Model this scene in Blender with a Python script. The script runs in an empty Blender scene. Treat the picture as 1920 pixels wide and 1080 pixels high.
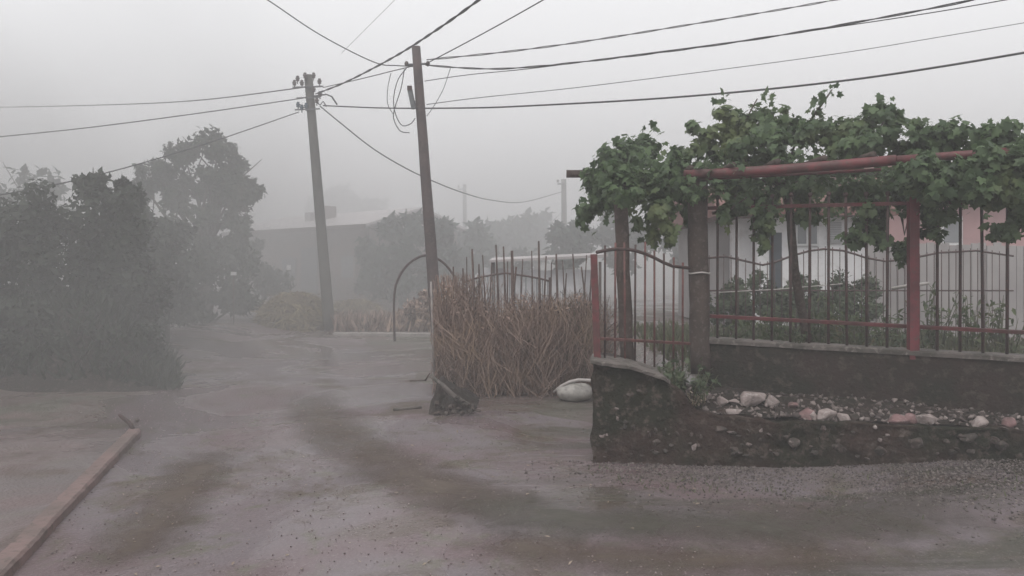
import bpy, math, random
import numpy as np
from mathutils import Vector, noise as mnoise
R = math.radians
rng = np.random.default_rng(7)
random.seed(7)
sc = bpy.context.scene
col = sc.collection

# ---------------------------------------------------------------- camera, sky, sun, exposure
F, HY, EYE = 1403.0, 510.0, 1.6
cam_d = bpy.data.cameras.new("camera")
cam = bpy.data.objects.new("camera", cam_d)
col.objects.link(cam)
cam.location = (0, 0, EYE)
cam.rotation_euler = (R(90), 0, 0)
cam_d.sensor_width = 36.0
cam_d.lens = 36.0 * F / 1920.0
cam_d.shift_y = -30.0 / 1920.0
cam_d.clip_start = 0.05
cam_d.clip_end = 1200
sc.camera = cam

HAZE_DENSITY = 0.0135
MIST_DENSITY = 0.065
SUN_ELEV = 58.0
world = bpy.data.worlds.new("World")
sc.world = world
world.use_nodes = True
wn, wl = world.node_tree.nodes, world.node_tree.links
wn.clear()
w_out = wn.new("ShaderNodeOutputWorld")
w_bg = wn.new("ShaderNodeBackground")
w_bg.inputs["Strength"].default_value = 0.1
w_sky = wn.new("ShaderNodeTexSky")
w_sky.sky_type = 'NISHITA'
w_sky.sun_disc = False
w_sky.sun_elevation = R(SUN_ELEV)
w_sky.sun_rotation = R(195)
w_sky.dust_density = 6.0
w_sky.air_density = 1.0
w_hs = wn.new("ShaderNodeHueSaturation")
w_hs.inputs["Saturation"].default_value = 0.06
w_mix = wn.new("ShaderNodeMix")
w_mix.data_type = 'RGBA'
w_mix.inputs["Factor"].default_value = 0.8
w_mix.inputs[7].default_value = (11.9, 11.9, 12.1, 1)      # closed cloud deck
wl.new(w_sky.outputs[0], w_hs.inputs["Color"])
wl.new(w_hs.outputs[0], w_mix.inputs[6])
wl.new(w_mix.outputs[2], w_bg.inputs["Color"])
wl.new(w_bg.outputs[0], w_out.inputs["Surface"])

sun_d = bpy.data.lights.new("sun", 'SUN')
sun_d.energy = 1.2
sun_d.angle = R(25)
sun_d.color = (1.0, 0.97, 0.93)
sun = bpy.data.objects.new("sun", sun_d)
col.objects.link(sun)
sun.rotation_euler = (R(90 - SUN_ELEV), 0, R(-15))
sun.location = (0, -5, 30)

sc.view_settings.view_transform = 'Standard'
sc.view_settings.look = 'None'
sc.view_settings.exposure = 0.0
sc.view_settings.gamma = 1.0
sc.view_settings.use_curve_mapping = False
sc.render.engine = 'CYCLES'
sc.cycles.use_denoising = True
sc.cycles.volume_bounces = 2
sc.cycles.max_bounces = 6
sc.cycles.diffuse_bounces = 3
sc.cycles.transparent_max_bounces = 8
sc.cycles.volume_step_rate = 1.0

# ---------------------------------------------------------------- helpers
def P(px, py, Y):
    """the place that shows at (px, py) of the photograph and stands Y metres away"""
    return Vector(((px - 960) / F * Y, Y, EYE - (py - HY) / F * Y))

def X_at(px, Y):
    return (px - 960) / F * Y

def ss(a, b, x):
    t = min(1.0, max(0.0, (x - a) / (b - a)))
    return t * t * (3 - 2 * t)

def nz(x, y, z=0.0, s=1.0):
    return mnoise.noise(Vector((x * s, y * s, z * s)))

ORG = {}

def tag(o, label=None, cat=None, group=None, kind=None):
    if label: o["label"] = label
    if cat: o["category"] = cat
    if group: o["group"] = group
    if kind: o["kind"] = kind
    return o

def thing(name, label, cat, loc, group=None):
    o = bpy.data.objects.new(name, None)
    o.empty_display_size = 0.1
    o.location = loc
    col.objects.link(o)
    ORG[o] = Vector(loc)
    return tag(o, label, cat, group)

def link_mesh(name, me, parent=None):
    o = bpy.data.objects.new(name, me)
    col.objects.link(o)
    if parent is not None:
        o.parent = parent
        ORG[o] = ORG[parent]
    return o

def np_mesh(name, V, faces_flat, counts, mat, smooth=False):
    me = bpy.data.meshes.new(name)
    V = np.asarray(V, dtype=np.float32)
    me.vertices.add(len(V))
    me.vertices.foreach_set("co", V.ravel())
    me.loops.add(len(faces_flat))
    me.loops.foreach_set("vertex_index", np.asarray(faces_flat, dtype=np.int32))
    me.polygons.add(len(counts))
    starts = np.concatenate([[0], np.cumsum(counts)[:-1]]).astype(np.int32)
    me.polygons.foreach_set("loop_start", starts)
    if smooth:
        me.polygons.foreach_set("use_smooth", np.ones(len(counts), dtype=bool))
    me.update(calc_edges=True)
    me.validate()
    if mat: me.materials.append(mat)
    return me

def smooth_line(K, n=8):
    out = []
    for i in range(len(K) - 1):
        a0, a1, a2, a3 = K[max(i - 1, 0)], K[i], K[i + 1], K[min(i + 2, len(K) - 1)]
        for q in range(n):
            t = q / n
            out.append(.5 * ((2 * a1) + (a2 - a0) * t + (2 * a0 - 5 * a1 + 4 * a2 - a3) * t * t + (3 * a1 - a0 - 3 * a2 + a3) * t ** 3))
    return out + [K[-1]]

class MB:
    def __init__(s):
        s.v, s.f, s.sm = [], [], []
    def add(s, vs, fs, smooth=False):
        n = len(s.v)
        s.v += [tuple(p) for p in vs]
        s.f += [tuple(i + n for i in f) for f in fs]
        s.sm += [smooth] * len(fs)
        return s
    def box(s, c, size, rz=0.0, jit=0.0, bevel=0.0):
        c = Vector(c); hx, hy, hz = [d / 2 for d in size]
        ca, sa = math.cos(rz), math.sin(rz)
        def T(x, y, z):
            return (c.x + x * ca - y * sa + random.uniform(-jit, jit), c.y + x * sa + y * ca + random.uniform(-jit, jit), c.z + z + random.uniform(-jit, jit))
        if bevel <= 0:
            vs = [T(x, y, z) for z in (-hz, hz) for x, y in ((-hx, -hy), (hx, -hy), (hx, hy), (-hx, hy))]
            return s.add(vs, [(3, 2, 1, 0), (4, 5, 6, 7), (0, 1, 5, 4), (1, 2, 6, 5), (2, 3, 7, 6), (3, 0, 4, 7)])
        b = bevel
        ring = [(-hx + b, -hy), (hx - b, -hy), (hx, -hy + b), (hx, hy - b), (hx - b, hy), (-hx + b, hy), (-hx, hy - b), (-hx, -hy + b)]
        kx, ky = (hx - b) / hx, (hy - b) / hy
        inner = [(x * kx, y * ky) for x, y in ring]
        rings = [(inner, -hz), (ring, -hz + b), (ring, hz - b), (inner, hz)]
        vs = [T(x, y, z) for rg, z in rings for x, y in rg]
        fs = []
        for k in range(3):
            for i in range(8):
                j = (i + 1) % 8
                fs.append((k * 8 + i, k * 8 + j, k * 8 + 8 + j, k * 8 + 8 + i))
        fs.append(tuple(range(7, -1, -1))); fs.append(tuple(range(24, 32)))
        return s.add(vs, fs)
    def tube(s, pts, rad, n=8, smooth=True, square=False):
        pts = [Vector(p) for p in pts]
        if not hasattr(rad, '__len__'): rad = [rad] * len(pts)
        vs, fs = [], []
        up = Vector((0.13, 1, 0.21)).normalized()
        for i, p in enumerate(pts):
            d = (pts[min(i + 1, len(pts) - 1)] - pts[max(i - 1, 0)])
            d = d.normalized() if d.length > 1e-9 else Vector((0, 0, 1))
            a = up - d * up.dot(d)
            if a.length < 1e-3: a = Vector((1, 0, 0)) - d * d.x
            a.normalize(); b = d.cross(a)
            for k in range(n):
                t = 2 * math.pi * (k + (0.5 if square else 0)) / n
                vs.append(p + (a * math.cos(t) + b * math.sin(t)) * rad[i])
        for i in range(len(pts) - 1):
            for k in range(n):
                j = (k + 1) % n
                fs.append((i * n + k, i * n + j, i * n + n + j, i * n + n + k))
        fs.append(tuple(range(n - 1, -1, -1)))
        fs.append(tuple(range((len(pts) - 1) * n, len(pts) * n)))
        return s.add(vs, fs, smooth and not square)
    def ball(s, c, r, n=8, m=5, sq=(1, 1, 1)):
        c = Vector(c); vs, fs = [c + Vector((0, 0, r * sq[2]))], []
        for i in range(1, m):
            a = math.pi * i / m
            for k in range(n):
                t = 2 * math.pi * k / n
                vs.append(c + Vector((r * sq[0] * math.sin(a) * math.cos(t), r * sq[1] * math.sin(a) * math.sin(t), r * sq[2] * math.cos(a))))
        vs.append(c - Vector((0, 0, r * sq[2])))
        L = len(vs) - 1
        for k in range(n):
            fs.append((0, 1 + k, 1 + (k + 1) % n))
            fs.append((L, L - n + (k + 1) % n, L - n + k))
        for i in range(m - 2):
            for k in range(n):
                j = (k + 1) % n; q = 1 + i * n
                fs.append((q + k, q + n + k, q + n + j, q + j))
        return s.add(vs, fs, True)
    def build(s, name, mat, parent=None):
        off = ORG[parent] if parent is not None else Vector((0, 0, 0))
        me = bpy.data.meshes.new(name)
        me.from_pydata([(x - off.x, y - off.y, z - off.z) for x, y, z in s.v], [], s.f)
        me.polygons.foreach_set("use_smooth", s.sm)
        me.update()
        me.materials.append(mat)
        return link_mesh(name, me, parent)

def frames(normals, tips):
    """rotation matrices whose local y runs to the tip and local z along the normal"""
    y = tips / np.maximum(np.linalg.norm(tips, axis=1, keepdims=True), 1e-6)
    z = normals - y * np.sum(normals * y, axis=1, keepdims=True)
    z /= np.maximum(np.linalg.norm(z, axis=1, keepdims=True), 1e-6)
    x = np.cross(y, z)
    return np.stack([x, y, z], axis=2)

def scatter(name, tv, tf, pos, rot, scale, mat, parent=None, smooth=False):
    tv = np.asarray(tv, dtype=np.float32); N, k = len(pos), len(tv)
    off = np.array(ORG[parent]) if parent is not None else np.zeros(3)
    scale = np.asarray(scale)
    if scale.ndim == 1: scale = np.repeat(scale[:, None], 3, 1)
    V = np.einsum('nij,nkj->nki', rot, tv[None] * scale[:, None, :]) + (pos - off)[:, None, :]
    flat = np.array([i for f in tf for i in f])
    allf = (flat[None, :] + (np.arange(N) * k)[:, None]).ravel()
    counts = np.tile([len(f) for f in tf], N)
    me = np_mesh(name, V.reshape(-1, 3), allf, counts, mat, smooth)
    return link_mesh(name, me, parent)

def rand_dirs(n):
    d = rng.normal(size=(n, 3))
    return d / np.linalg.norm(d, axis=1, keepdims=True)

def rand_rot(n):
    return frames(rand_dirs(n), rand_dirs(n))

def clump_points(clumps, per, subs=9, spread=0.33):
    """points in uneven sub-bunches through ellipsoids; clumps: (centre, radii, weight)"""
    out, nrm = [], []
    for c, r, w in clumps:
        c, r = np.array(c), np.array(r)
        n = max(4, int(per * w))
        k = max(3, int(subs * (0.7 + 0.6 * rng.random())))
        sd = rand_dirs(k) * (rng.random((k, 1)) ** 0.4) * 0.82
        sz = spread * rng.uniform(0.6, 1.25, (k, 1))
        which = rng.integers(0, k, n)
        q = sd[which] + rand_dirs(n) * (rng.random((n, 1)) ** 0.5) * sz[which]
        out.append(c + q * r)
        nrm.append(q + 0.35 * rand_dirs(n))
    return np.concatenate(out), np.concatenate(nrm)

# ---------------------------------------------------------------- materials
def mat_base(name):
    m = bpy.data.materials.new(name); m.use_nodes = True
    nt = m.node_tree; nt.nodes.clear()
    out = nt.nodes.new("ShaderNodeOutputMaterial")
    b = nt.nodes.new("ShaderNodeBsdfPrincipled")
    nt.links.new(b.outputs[0], out.inputs["Surface"])
    return m, nt, b, out

def mixc(nt, fac, a, b):
    n = nt.nodes.new("ShaderNodeMix"); n.data_type = 'RGBA'
    for i, v in ((0, fac), (6, a), (7, b)):
        if isinstance(v, bpy.types.NodeSocket): nt.links.new(v, n.inputs[i])
        else: n.inputs[i].default_value = v if i == 0 else tuple(v) + (1,)
    return n.outputs[2]

def noise_n(nt, scale, detail=4, rough=0.55, coord=None, dist=0.0):
    n = nt.nodes.new("ShaderNodeTexNoise")
    n.inputs["Scale"].default_value = scale; n.inputs["Detail"].default_value = detail
    n.inputs["Roughness"].default_value = rough; n.inputs["Distortion"].default_value = dist
    if coord is None:
        g = nt.nodes.new("ShaderNodeNewGeometry"); coord = g.outputs["Position"]
    nt.links.new(coord, n.inputs["Vector"])
    return n.outputs[0]

def ramp(nt, val, lo, hi):
    n = nt.nodes.new("ShaderNodeMapRange"); n.interpolation_type = 'SMOOTHSTEP'
    n.inputs[1].default_value = lo; n.inputs[2].default_value = hi
    nt.links.new(val, n.inputs[0])
    return n.outputs[0]

def bump(nt, bsdf, val, strength, dist):
    b = nt.nodes.new("ShaderNodeBump")
    b.inputs["Strength"].default_value = strength; b.inputs["Distance"].default_value = dist
    nt.links.new(val, b.inputs["Height"]); nt.links.new(b.outputs[0], bsdf.inputs["Normal"])

def mat_rough(name, c1, c2, c3=None, s1=3.0, s2=14.0, rough=0.8, bs=0.5, bd=0.01, bscale=60, lo=0.38, hi=0.62, rough2=None):
    m, nt, b, _ = mat_base(name)
    a = ramp(nt, noise_n(nt, s1, 5), lo, hi)
    c = mixc(nt, a, c1, c2)
    if c3 is not None:
        c = mixc(nt, ramp(nt, noise_n(nt, s2, 6, 0.65), 0.5, 0.68), c, c3)
    nt.links.new(c, b.inputs["Base Color"])
    b.inputs["Roughness"].default_value = rough
    if rough2 is not None:
        mr = nt.nodes.new("ShaderNodeMapRange")
        mr.inputs[3].default_value = rough; mr.inputs[4].default_value = rough2
        nt.links.new(ramp(nt, noise_n(nt, s1 * 0.7, 4), 0.42, 0.6), mr.inputs[0])
        nt.links.new(mr.outputs[0], b.inputs["Roughness"])
    if rough >= .8: b.inputs['Specular IOR Level'].default_value = 0.2
    bump(nt, b, noise_n(nt, bscale, 6, 0.65), bs, bd)
    return m

def mat_leaf(name, dark, light, extra=None, trans=0.25, rough=0.5):
    m, nt, b, out = mat_base(name)
    g = nt.nodes.new("ShaderNodeNewGeometry")
    oi = nt.nodes.new("ShaderNodeObjectInfo")
    ad = nt.nodes.new("ShaderNodeMath"); ad.operation = 'ADD'
    nt.links.new(g.outputs["Random Per Island"], ad.inputs[0]); nt.links.new(oi.outputs["Random"], ad.inputs[1])
    fr = nt.nodes.new("ShaderNodeMath"); fr.operation = 'FRACT'
    nt.links.new(ad.outputs[0], fr.inputs[0])
    c = mixc(nt, fr.outputs[0], dark, light)
    if extra is not None:
        c = mixc(nt, ramp(nt, noise_n(nt, 1.3, 3), 0.55, 0.7), c, extra)
    nt.links.new(c, b.inputs["Base Color"])
    b.inputs["Roughness"].default_value = rough
    b.inputs["Specular IOR Level"].default_value = 0.3
    if trans > 0:
        t = nt.nodes.new("ShaderNodeBsdfTranslucent"); nt.links.new(c, t.inputs["Color"])
        mx = nt.nodes.new("ShaderNodeMixShader"); mx.inputs[0].default_value = trans
        nt.links.new(b.outputs[0], mx.inputs[1]); nt.links.new(t.outputs[0], mx.inputs[2])
        nt.links.new(mx.outputs[0], out.inputs["Surface"])
    return m

def mat_ground(name, tones, wet=(0.35, 0.75)):
    """wet dirt: broad stains of mud colour, gravel speckle, wet sheen in patches"""
    m, nt, b, _ = mat_base(name)
    c = mixc(nt, ramp(nt, noise_n(nt, 0.55, 4, 0.5, dist=0.6), 0.4, 0.6), tones[0], tones[1])
    c = mixc(nt, ramp(nt, noise_n(nt, 1.1, 5, 0.6, dist=0.8), 0.5, 0.66), c, tones[2])
    c = mixc(nt, ramp(nt, noise_n(nt, 3.0, 6, 0.7, dist=0.4), 0.5, 0.72), c, tones[3])
    mp_ = nt.nodes.new("ShaderNodeMapping"); mp_.inputs["Scale"].default_value = (0.30, 1.5, 1); mp_.inputs["Rotation"].default_value = (0, 0, 0.12)
    g0_ = nt.nodes.new("ShaderNodeNewGeometry"); nt.links.new(g0_.outputs["Position"], mp_.inputs[0])
    sx_ = nt.nodes.new("ShaderNodeSeparateXYZ"); nt.links.new(g0_.outputs["Position"], sx_.inputs[0])
    ml_ = nt.nodes.new("ShaderNodeMath"); ml_.operation = 'MULTIPLY'
    nt.links.new(ramp(nt, noise_n(nt, 1.2, 5, 0.6, coord=mp_.outputs[0], dist=0.5), 0.5, 0.64), ml_.inputs[0]); nt.links.new(ramp(nt, sx_.outputs[0], -0.6, 1.2), ml_.inputs[1])
    c = mixc(nt, ml_.outputs[0], c, tones[5])
    vo = nt.nodes.new("ShaderNodeTexVoronoi"); vo.inputs["Scale"].default_value = 38
    g = nt.nodes.new("ShaderNodeNewGeometry"); nt.links.new(g.outputs["Position"], vo.inputs["Vector"])
    sp = noise_n(nt, 60, 3, 0.7)
    c = mixc(nt, ramp(nt, sp, 0.58, 0.72), c, tones[4])
    wetm = ramp(nt, noise_n(nt, 0.42, 5, 0.6, dist=0.9), 0.43, 0.56)
    nt.links.new(c, b.inputs["Base Color"])
    mr = nt.nodes.new("ShaderNodeMapRange")
    mr.inputs[3].default_value = wet[1]; mr.inputs[4].default_value = wet[0]
    nt.links.new(wetm, mr.inputs[0])
    nt.links.new(mr.outputs[0], b.inputs["Roughness"])
    mp = nt.nodes.new("ShaderNodeMath"); mp.operation = 'MULTIPLY_ADD'
    nt.links.new(vo.outputs["Distance"], mp.inputs[0]); mp.inputs[1].default_value = -0.4
    nt.links.new(noise_n(nt, 14, 7, 0.7), mp.inputs[2])
    bump(nt, b, mp.outputs[0], 0.55, 0.03)
    bn = b.inputs["Normal"].links[0].from_node
    inv = nt.nodes.new("ShaderNodeMapRange"); inv.inputs[3].default_value = .75; inv.inputs[4].default_value = .12
    nt.links.new(wetm, inv.inputs[0]); nt.links.new(inv.outputs[0], bn.inputs["Strength"])
    return m

M = {}
M['road'] = mat_ground("wet_dirt_road", [(.150, .106, .112), (.165, .138, .147), (.088, .064, .046), (.120, .112, .080), (.26, .215, .21), (.072, .068, .054)], (0.16, 0.62))
M['ground'] = mat_ground("wet_ground", [(.125, .095, .088), (.108, .10, .08), (.14, .098, .09), (.08, .075, .052), (.22, .18, .16), (.07, .064, .05)], (0.2, 0.7))
M['pad'] = mat_ground("dirty_wet_slab", [(.165, .122, .120), (.150, .128, .126), (.115, .085, .075), (.135, .118, .10), (.22, .18, .17), (.10, .08, .07)], (0.25, 0.7))
M['red_kerb'] = mat_rough("reddish_worn_kerb", (.20, .135, .125), (.15, .11, .10), (.10, .075, .065), 3, 14, 0.6, 0.5, 0.008, 45)
M['old_wall'] = mat_rough("mossy_old_render", (.052, .033, .027), (.024, .025, .015), (.105, .082, .07), 1.7, 13, 0.85, 1.0, 0.05, 20)
M['upper_wall'] = mat_rough("dark_damp_render", (.043, .030, .026), (.029, .028, .021), (.08, .064, .055), 2.2, 11, 0.85, 0.9, 0.03, 26)
M['cap'] = mat_rough("worn_concrete", (.135, .115, .105), (.065, .058, .048), (.21, .185, .17), 5, 17, 0.75, 0.5, 0.01, 50)
M['earth'] = mat_rough("dark_earth", (.045, .034, .030), (.035, .031, .025), (.10, .08, .07), 4, 18, 0.9, 1.0, 0.03, 35)
M['stone'] = mat_rough("pale_stone", (.36, .30, .285), (.22, .18, .17), (.42, .37, .35), 9, 30, 0.8, 0.7, 0.01, 70)
M['stone_pink'] = mat_rough("pink_stone", (.24, .145, .145), (.16, .105, .10), (.3, .22, .21), 9, 30, 0.8, 0.7, 0.01, 70)
M['stone_mid'] = mat_rough("dull_stone", (.22, .175, .165), (.15, .12, .11), (.28, .24, .225), 9, 30, 0.8, 0.7, 0.01, 70)
M['stone_dark'] = mat_rough("dark_stone", (.09, .07, .062), (.055, .048, .042), (.16, .13, .12), 9, 30, 0.8, 0.7, 0.01, 70)
M['gravel'] = mat_leaf("gravel", (.04, .033, .031), (.21, .178, .168), None, 0, 0.7)
M['grit'] = mat_leaf("grit", (.10, .075, .078), (.34, .28, .28), None, 0, 0.7)
M['rubble_big'] = mat_leaf("rubble_big", (.08, .064, .06), (.40, .34, .32), None, 0, 0.8)
M['rubble'] = mat_leaf("rubble", (.045, .036, .033), (.26, .215, .20), None, 0, 0.8)
M['red_paint'] = mat_rough("weathered_red_paint", (.155, .036, .04), (.085, .03, .03), (.085, .05, .04), 7, 22, 0.6, 0.3, 0.003, 80)
M['red_post'] = mat_rough("bright_red_paint", (.17, .03, .04), (.11, .026, .032), (.10, .05, .045), 5, 26, 0.6, 0.2, 0.003, 80)
M['rust'] = mat_rough("dark_rusty_iron", (.075, .045, .042), (.05, .035, .032), (.11, .05, .045), 12, 40, 0.7, 0.3, 0.002, 120)
M['gate_red'] = mat_rough("faded_red_iron", (.15, .06, .055), (.10, .048, .043), (.2, .09, .08), 9, 30, 0.65, 0.3, 0.002, 100)
M['wood'] = mat_rough("grey_weathered_wood", (.088, .066, .057), (.06, .047, .041), (.125, .10, .09), 6, 24, 0.8, 0.5, 0.006, 45)
M['pole_wood'] = mat_rough("wet_dark_pole", (.085, .06, .058), (.06, .045, .045), (.11, .085, .08), 3, 20, 0.75, 0.5, 0.006, 40)
M['pole_conc'] = mat_rough("grey_pole", (.12, .115, .105), (.09, .088, .08), None, 2, 20, 0.8, 0.4, 0.005, 40)
M['cable'] = mat_rough("black_cable", (.03, .03, .032), (.045, .045, .047), None, 5, 20, 0.6, 0.1, 0.001, 100)
M['cable_grey'] = mat_rough("thin_grey_wire", (.10, .10, .105), (.13, .13, .13), None, 5, 20, 0.6, 0.1, 0.001, 100)
M['porcelain'] = mat_rough("brown_porcelain", (.06, .045, .04), (.09, .07, .065), None, 20, 20, 0.3, 0.1, 0.001, 100)
M['glass_blue'] = mat_rough("blue_glass_insulator", (.05, .09, .12), (.08, .12, .15), None, 20, 20, 0.25, 0.1, 0.001, 100)
M['grey_metal'] = mat_rough("grey_metal", (.14, .145, .15), (.1, .105, .11), None, 8, 20, 0.5, 0.2, 0.002, 80)
M['vine'] = mat_leaf("vine_leaf", (.060, .098, .048), (.135, .198, .095), (.175, .215, .095), 0.42, 0.45)
M['vine_bark'] = mat_rough("vine_bark", (.10, .08, .07), (.07, .058, .05), (.14, .12, .1), 14, 40, 0.9, 0.8, 0.01, 60)
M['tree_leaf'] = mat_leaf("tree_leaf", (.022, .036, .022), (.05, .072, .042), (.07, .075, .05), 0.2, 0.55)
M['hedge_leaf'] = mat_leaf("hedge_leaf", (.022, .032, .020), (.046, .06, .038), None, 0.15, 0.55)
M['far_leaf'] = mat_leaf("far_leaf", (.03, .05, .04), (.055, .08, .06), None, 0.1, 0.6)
M['garden_leaf'] = mat_leaf("garden_leaf", (.045, .075, .03), (.10, .13, .05), (.17, .14, .06), 0.25, 0.5)
M['weed'] = mat_leaf("weed_leaf", (.05, .075, .04), (.10, .125, .07), None, 0.2, 0.6)
M['bark'] = mat_rough("bark", (.07, .06, .05), (.05, .042, .036), None, 8, 20, 0.9, 0.8, 0.02, 30)
M['twig'] = mat_leaf("dry_brush", (.15, .102, .085), (.47, .345, .29), (.42, .30, .22), 0.0, 0.85)
M['stake'] = mat_rough("wooden_stake", (.10, .07, .062), (.075, .055, .05), (.15, .11, .1), 10, 30, 0.85, 0.5, 0.004, 60)
M['dry_leaf'] = mat_leaf("dry_pale_leaf", (.22, .17, .13), (.42, .35, .28), None, 0.2, 0.8)
M['hay'] = mat_leaf("hay", (.20, .15, .10), (.33, .28, .17), (.24, .25, .13), 0.1, 0.85)
M['hay_core'] = mat_rough("hay_core", (.15, .11, .085), (.20, .165, .11), None, 3, 20, 0.95, 1.0, 0.05, 25)
M['grass'] = mat_leaf("grass_blade", (.06, .075, .035), (.13, .135, .075), (.15, .12, .07), 0.2, 0.7)
M['white_wall'] = mat_rough("white_plaster", (.85, .84, .85), (.78, .77, .78), (.68, .66, .66), 1.2, 6, 0.8, 0.2, 0.004, 40)
M['grey_wall'] = mat_rough("grey_plaster", (.36, .34, .335), (.30, .28, .28), None, 1.2, 6, 0.85, 0.3, 0.005, 40)
M['pink_wall'] = mat_rough("pink_plaster", (.45, .27, .27), (.38, .24, .24), None, 1.2, 6, 0.85, 0.3, 0.005, 40)
M['brown_wall'] = mat_rough("brown_plaster", (.17, .125, .115), (.13, .11, .10), (.10, .09, .085), 0.8, 4, 0.9, 0.4, 0.01, 20)
M['metal_roof'] = mat_rough("pale_metal_roof", (.48, .44, .44), (.38, .35, .35), None, 0.7, 5, 0.4, 0.2, 0.004, 20)
M['tile_roof'] = mat_rough("red_roof_tile", (.19, .09, .08), (.15, .075, .065), None, 2, 8, 0.8, 0.4, 0.01, 30)
M['glass'] = mat_rough("dim_window_glass", (.16, .17, .18), (.2, .21, .22), None, 2, 8, 0.12, 0.05, 0.001, 10)
M['frame_white'] = mat_rough("white_frame", (.7, .7, .7), (.62, .62, .62), None, 5, 20, 0.6, 0.1, 0.002, 60)
M['shutter'] = mat_rough("grey_shutter", (.42, .42, .43), (.36, .36, .37), None, 5, 20, 0.6, 0.1, 0.002, 60)
M['door_blue'] = mat_rough("dark_blue_door", (.06, .075, .09), (.045, .055, .07), None, 3, 20, 0.6, 0.2, 0.003, 40)
M['sheet_white'] = mat_rough("white_sheet", (.55, .55, .57), (.42, .42, .44), None, 2, 8, 0.5, 0.2, 0.004, 20)
M['concrete'] = mat_rough("wet_concrete_slab", (.185, .145, .142), (.165, .142, .140), (.13, .11, .10), 1.1, 7, 0.5, 0.4, 0.006, 60, rough2=0.8)
M['kerb'] = mat_rough("pale_kerb", (.36, .33, .31), (.30, .27, .26), (.22, .2, .19), 3, 10, 0.8, 0.4, 0.006, 40)
M['sack'] = mat_rough("pale_sack", (.42, .40, .37), (.33, .31, .29), (.24, .22, .21), 8, 25, 0.7, 0.5, 0.008, 50)
M['pale_pipe'] = mat_rough("pale_pipe", (.5, .46, .44), (.4, .37, .35), None, 9, 20, 0.5, 0.2, 0.002, 60)
M['hill'] = mat_rough("hill_scrub", (.07, .085, .06), (.05, .065, .05), None, 0.06, 0.3, 0.95, 1.0, 1.0, 0.4)

# ---------------------------------------------------------------- setting: ground, road, hills
def G(x, y):
    """height of the ground"""
    bankR = 0.13 * ss(2.0, 4.0, x) * ss(4.2, 5.6, y)
    garden = 0.5 * ss(1.55, 2.1, x) * ss(6.95, 7.5, y) * (1 - 0.3 * ss(16, 40, y))
    yard = 0.10 * ss(18.6, 19.2, y) * ss(-5.2, -4.6, x) * (1 - ss(1.0, 1.6, x))
    leftb = 0.25 * ss(-5.0, -7.5, x) * ss(9.5, 11, y)
    bumps = 0.02 * nz(x, y, 0, 0.7) * ss(3.5, 6, abs(x)) * ss(30, 12, y)
    return max(bankR, garden) + max(yard, leftb) + bumps

def axis(lo, hi, segs):
    out = [lo]
    for end, st in segs:
        while out[-1] < end - 1e-6: out.append(min(end, out[-1] + st))
    return out

gx = axis(-160, 160, [(-40, 12), (-12, 2), (-6, 0.6), (8, 0.25), (14, 1), (40, 3), (160, 12)])
gy = axis(-30, 230, [(0, 3), (3, 0.6), (13, 0.25), (24, 0.6), (40, 2), (230, 12)])
def sheet(name, xs, ys, fz, mat, smooth=True):
    V = [(x, y, fz(x, y)) for y in ys for x in xs]
    n = len(xs)
    fl = []
    for j in range(len(ys) - 1):
        for i in range(n - 1):
            fl += [j * n + i, j * n + i + 1, (j + 1) * n + i + 1, (j + 1) * n + i]
    me = np_mesh(name, V, fl, [4] * (len(fl) // 4), mat, smooth)
    return link_mesh(name, me)
tag(sheet("ground", gx, gy, G, M['ground']), kind="structure")

road_line = [(1.6, -20, 6.5), (1.6, -4, 6.0), (1.2, 2, 5.0), (0.3, 4.2, 3.9), (-1.0, 5.6, 2.75), (-2.2, 8, 2.2), (-3.6, 11.5, 2.1), (-5.6, 17, 2.2), (-8.4, 24, 2.3), (-12.5, 33, 2.4), (-20, 46, 2.4)]
def road_mesh():
    pts = []
    for (x0, y0, w0), (x1, y1, w1) in zip(road_line, road_line[1:]):
        k = max(2, int(math.dist((x0, y0), (x1, y1)) / 0.25))
        pts += [(x0 + (x1 - x0) * i / k, y0 + (y1 - y0) * i / k, w0 + (w1 - w0) * i / k) for i in range(k)]
    n = 13; V, fl = [], []
    for i, (x, y, w) in enumerate(pts):
        a, b = pts[max(0, i - 4)], pts[min(len(pts) - 1, i + 4)]
        d = Vector((b[0] - a[0], b[1] - a[1], 0)).normalized(); r = Vector((d.y, -d.x, 0))
        for k in range(n):
            t = -1 + 2 * k / (n - 1)
            e = 1 + (0.16 * nz(x, y, 3 + t, 0.5) + 0.07 * nz(x, y, t, 2.5) + 0.03 * nz(x, y, t, 8)) * abs(t) ** 3
            q = Vector((x, y, 0)) + r * t * w * e
            V.append((q.x, q.y, G(q.x, q.y) + (0.006 if 0 < k < n - 1 else 0.002)))
    for i in range(len(pts) - 1):
        for k in range(n - 1):
            fl += [i * n + k, i * n + k + 1, (i + 1) * n + k + 1, (i + 1) * n + k]
    return np_mesh("dirt_road", V, fl, [4] * (len(fl) // 4), M['road'], True)
tag(link_mesh("dirt_road", road_mesh()), kind="structure")

def hill_z(x, y):
    return -0.3 + (7.2 + 1.6 * nz(x, y, 0, 0.02) + 0.5 * nz(x, y, 0, 0.1)) * ss(75, 140, y) * (0.55 + 0.45 * math.exp(-((x + 12) / 55) ** 2))
tag(sheet("hill", axis(-150, 150, [(150, 5)]), axis(70, 200, [(200, 5)]), hill_z, M['hill']), kind="structure")

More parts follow.
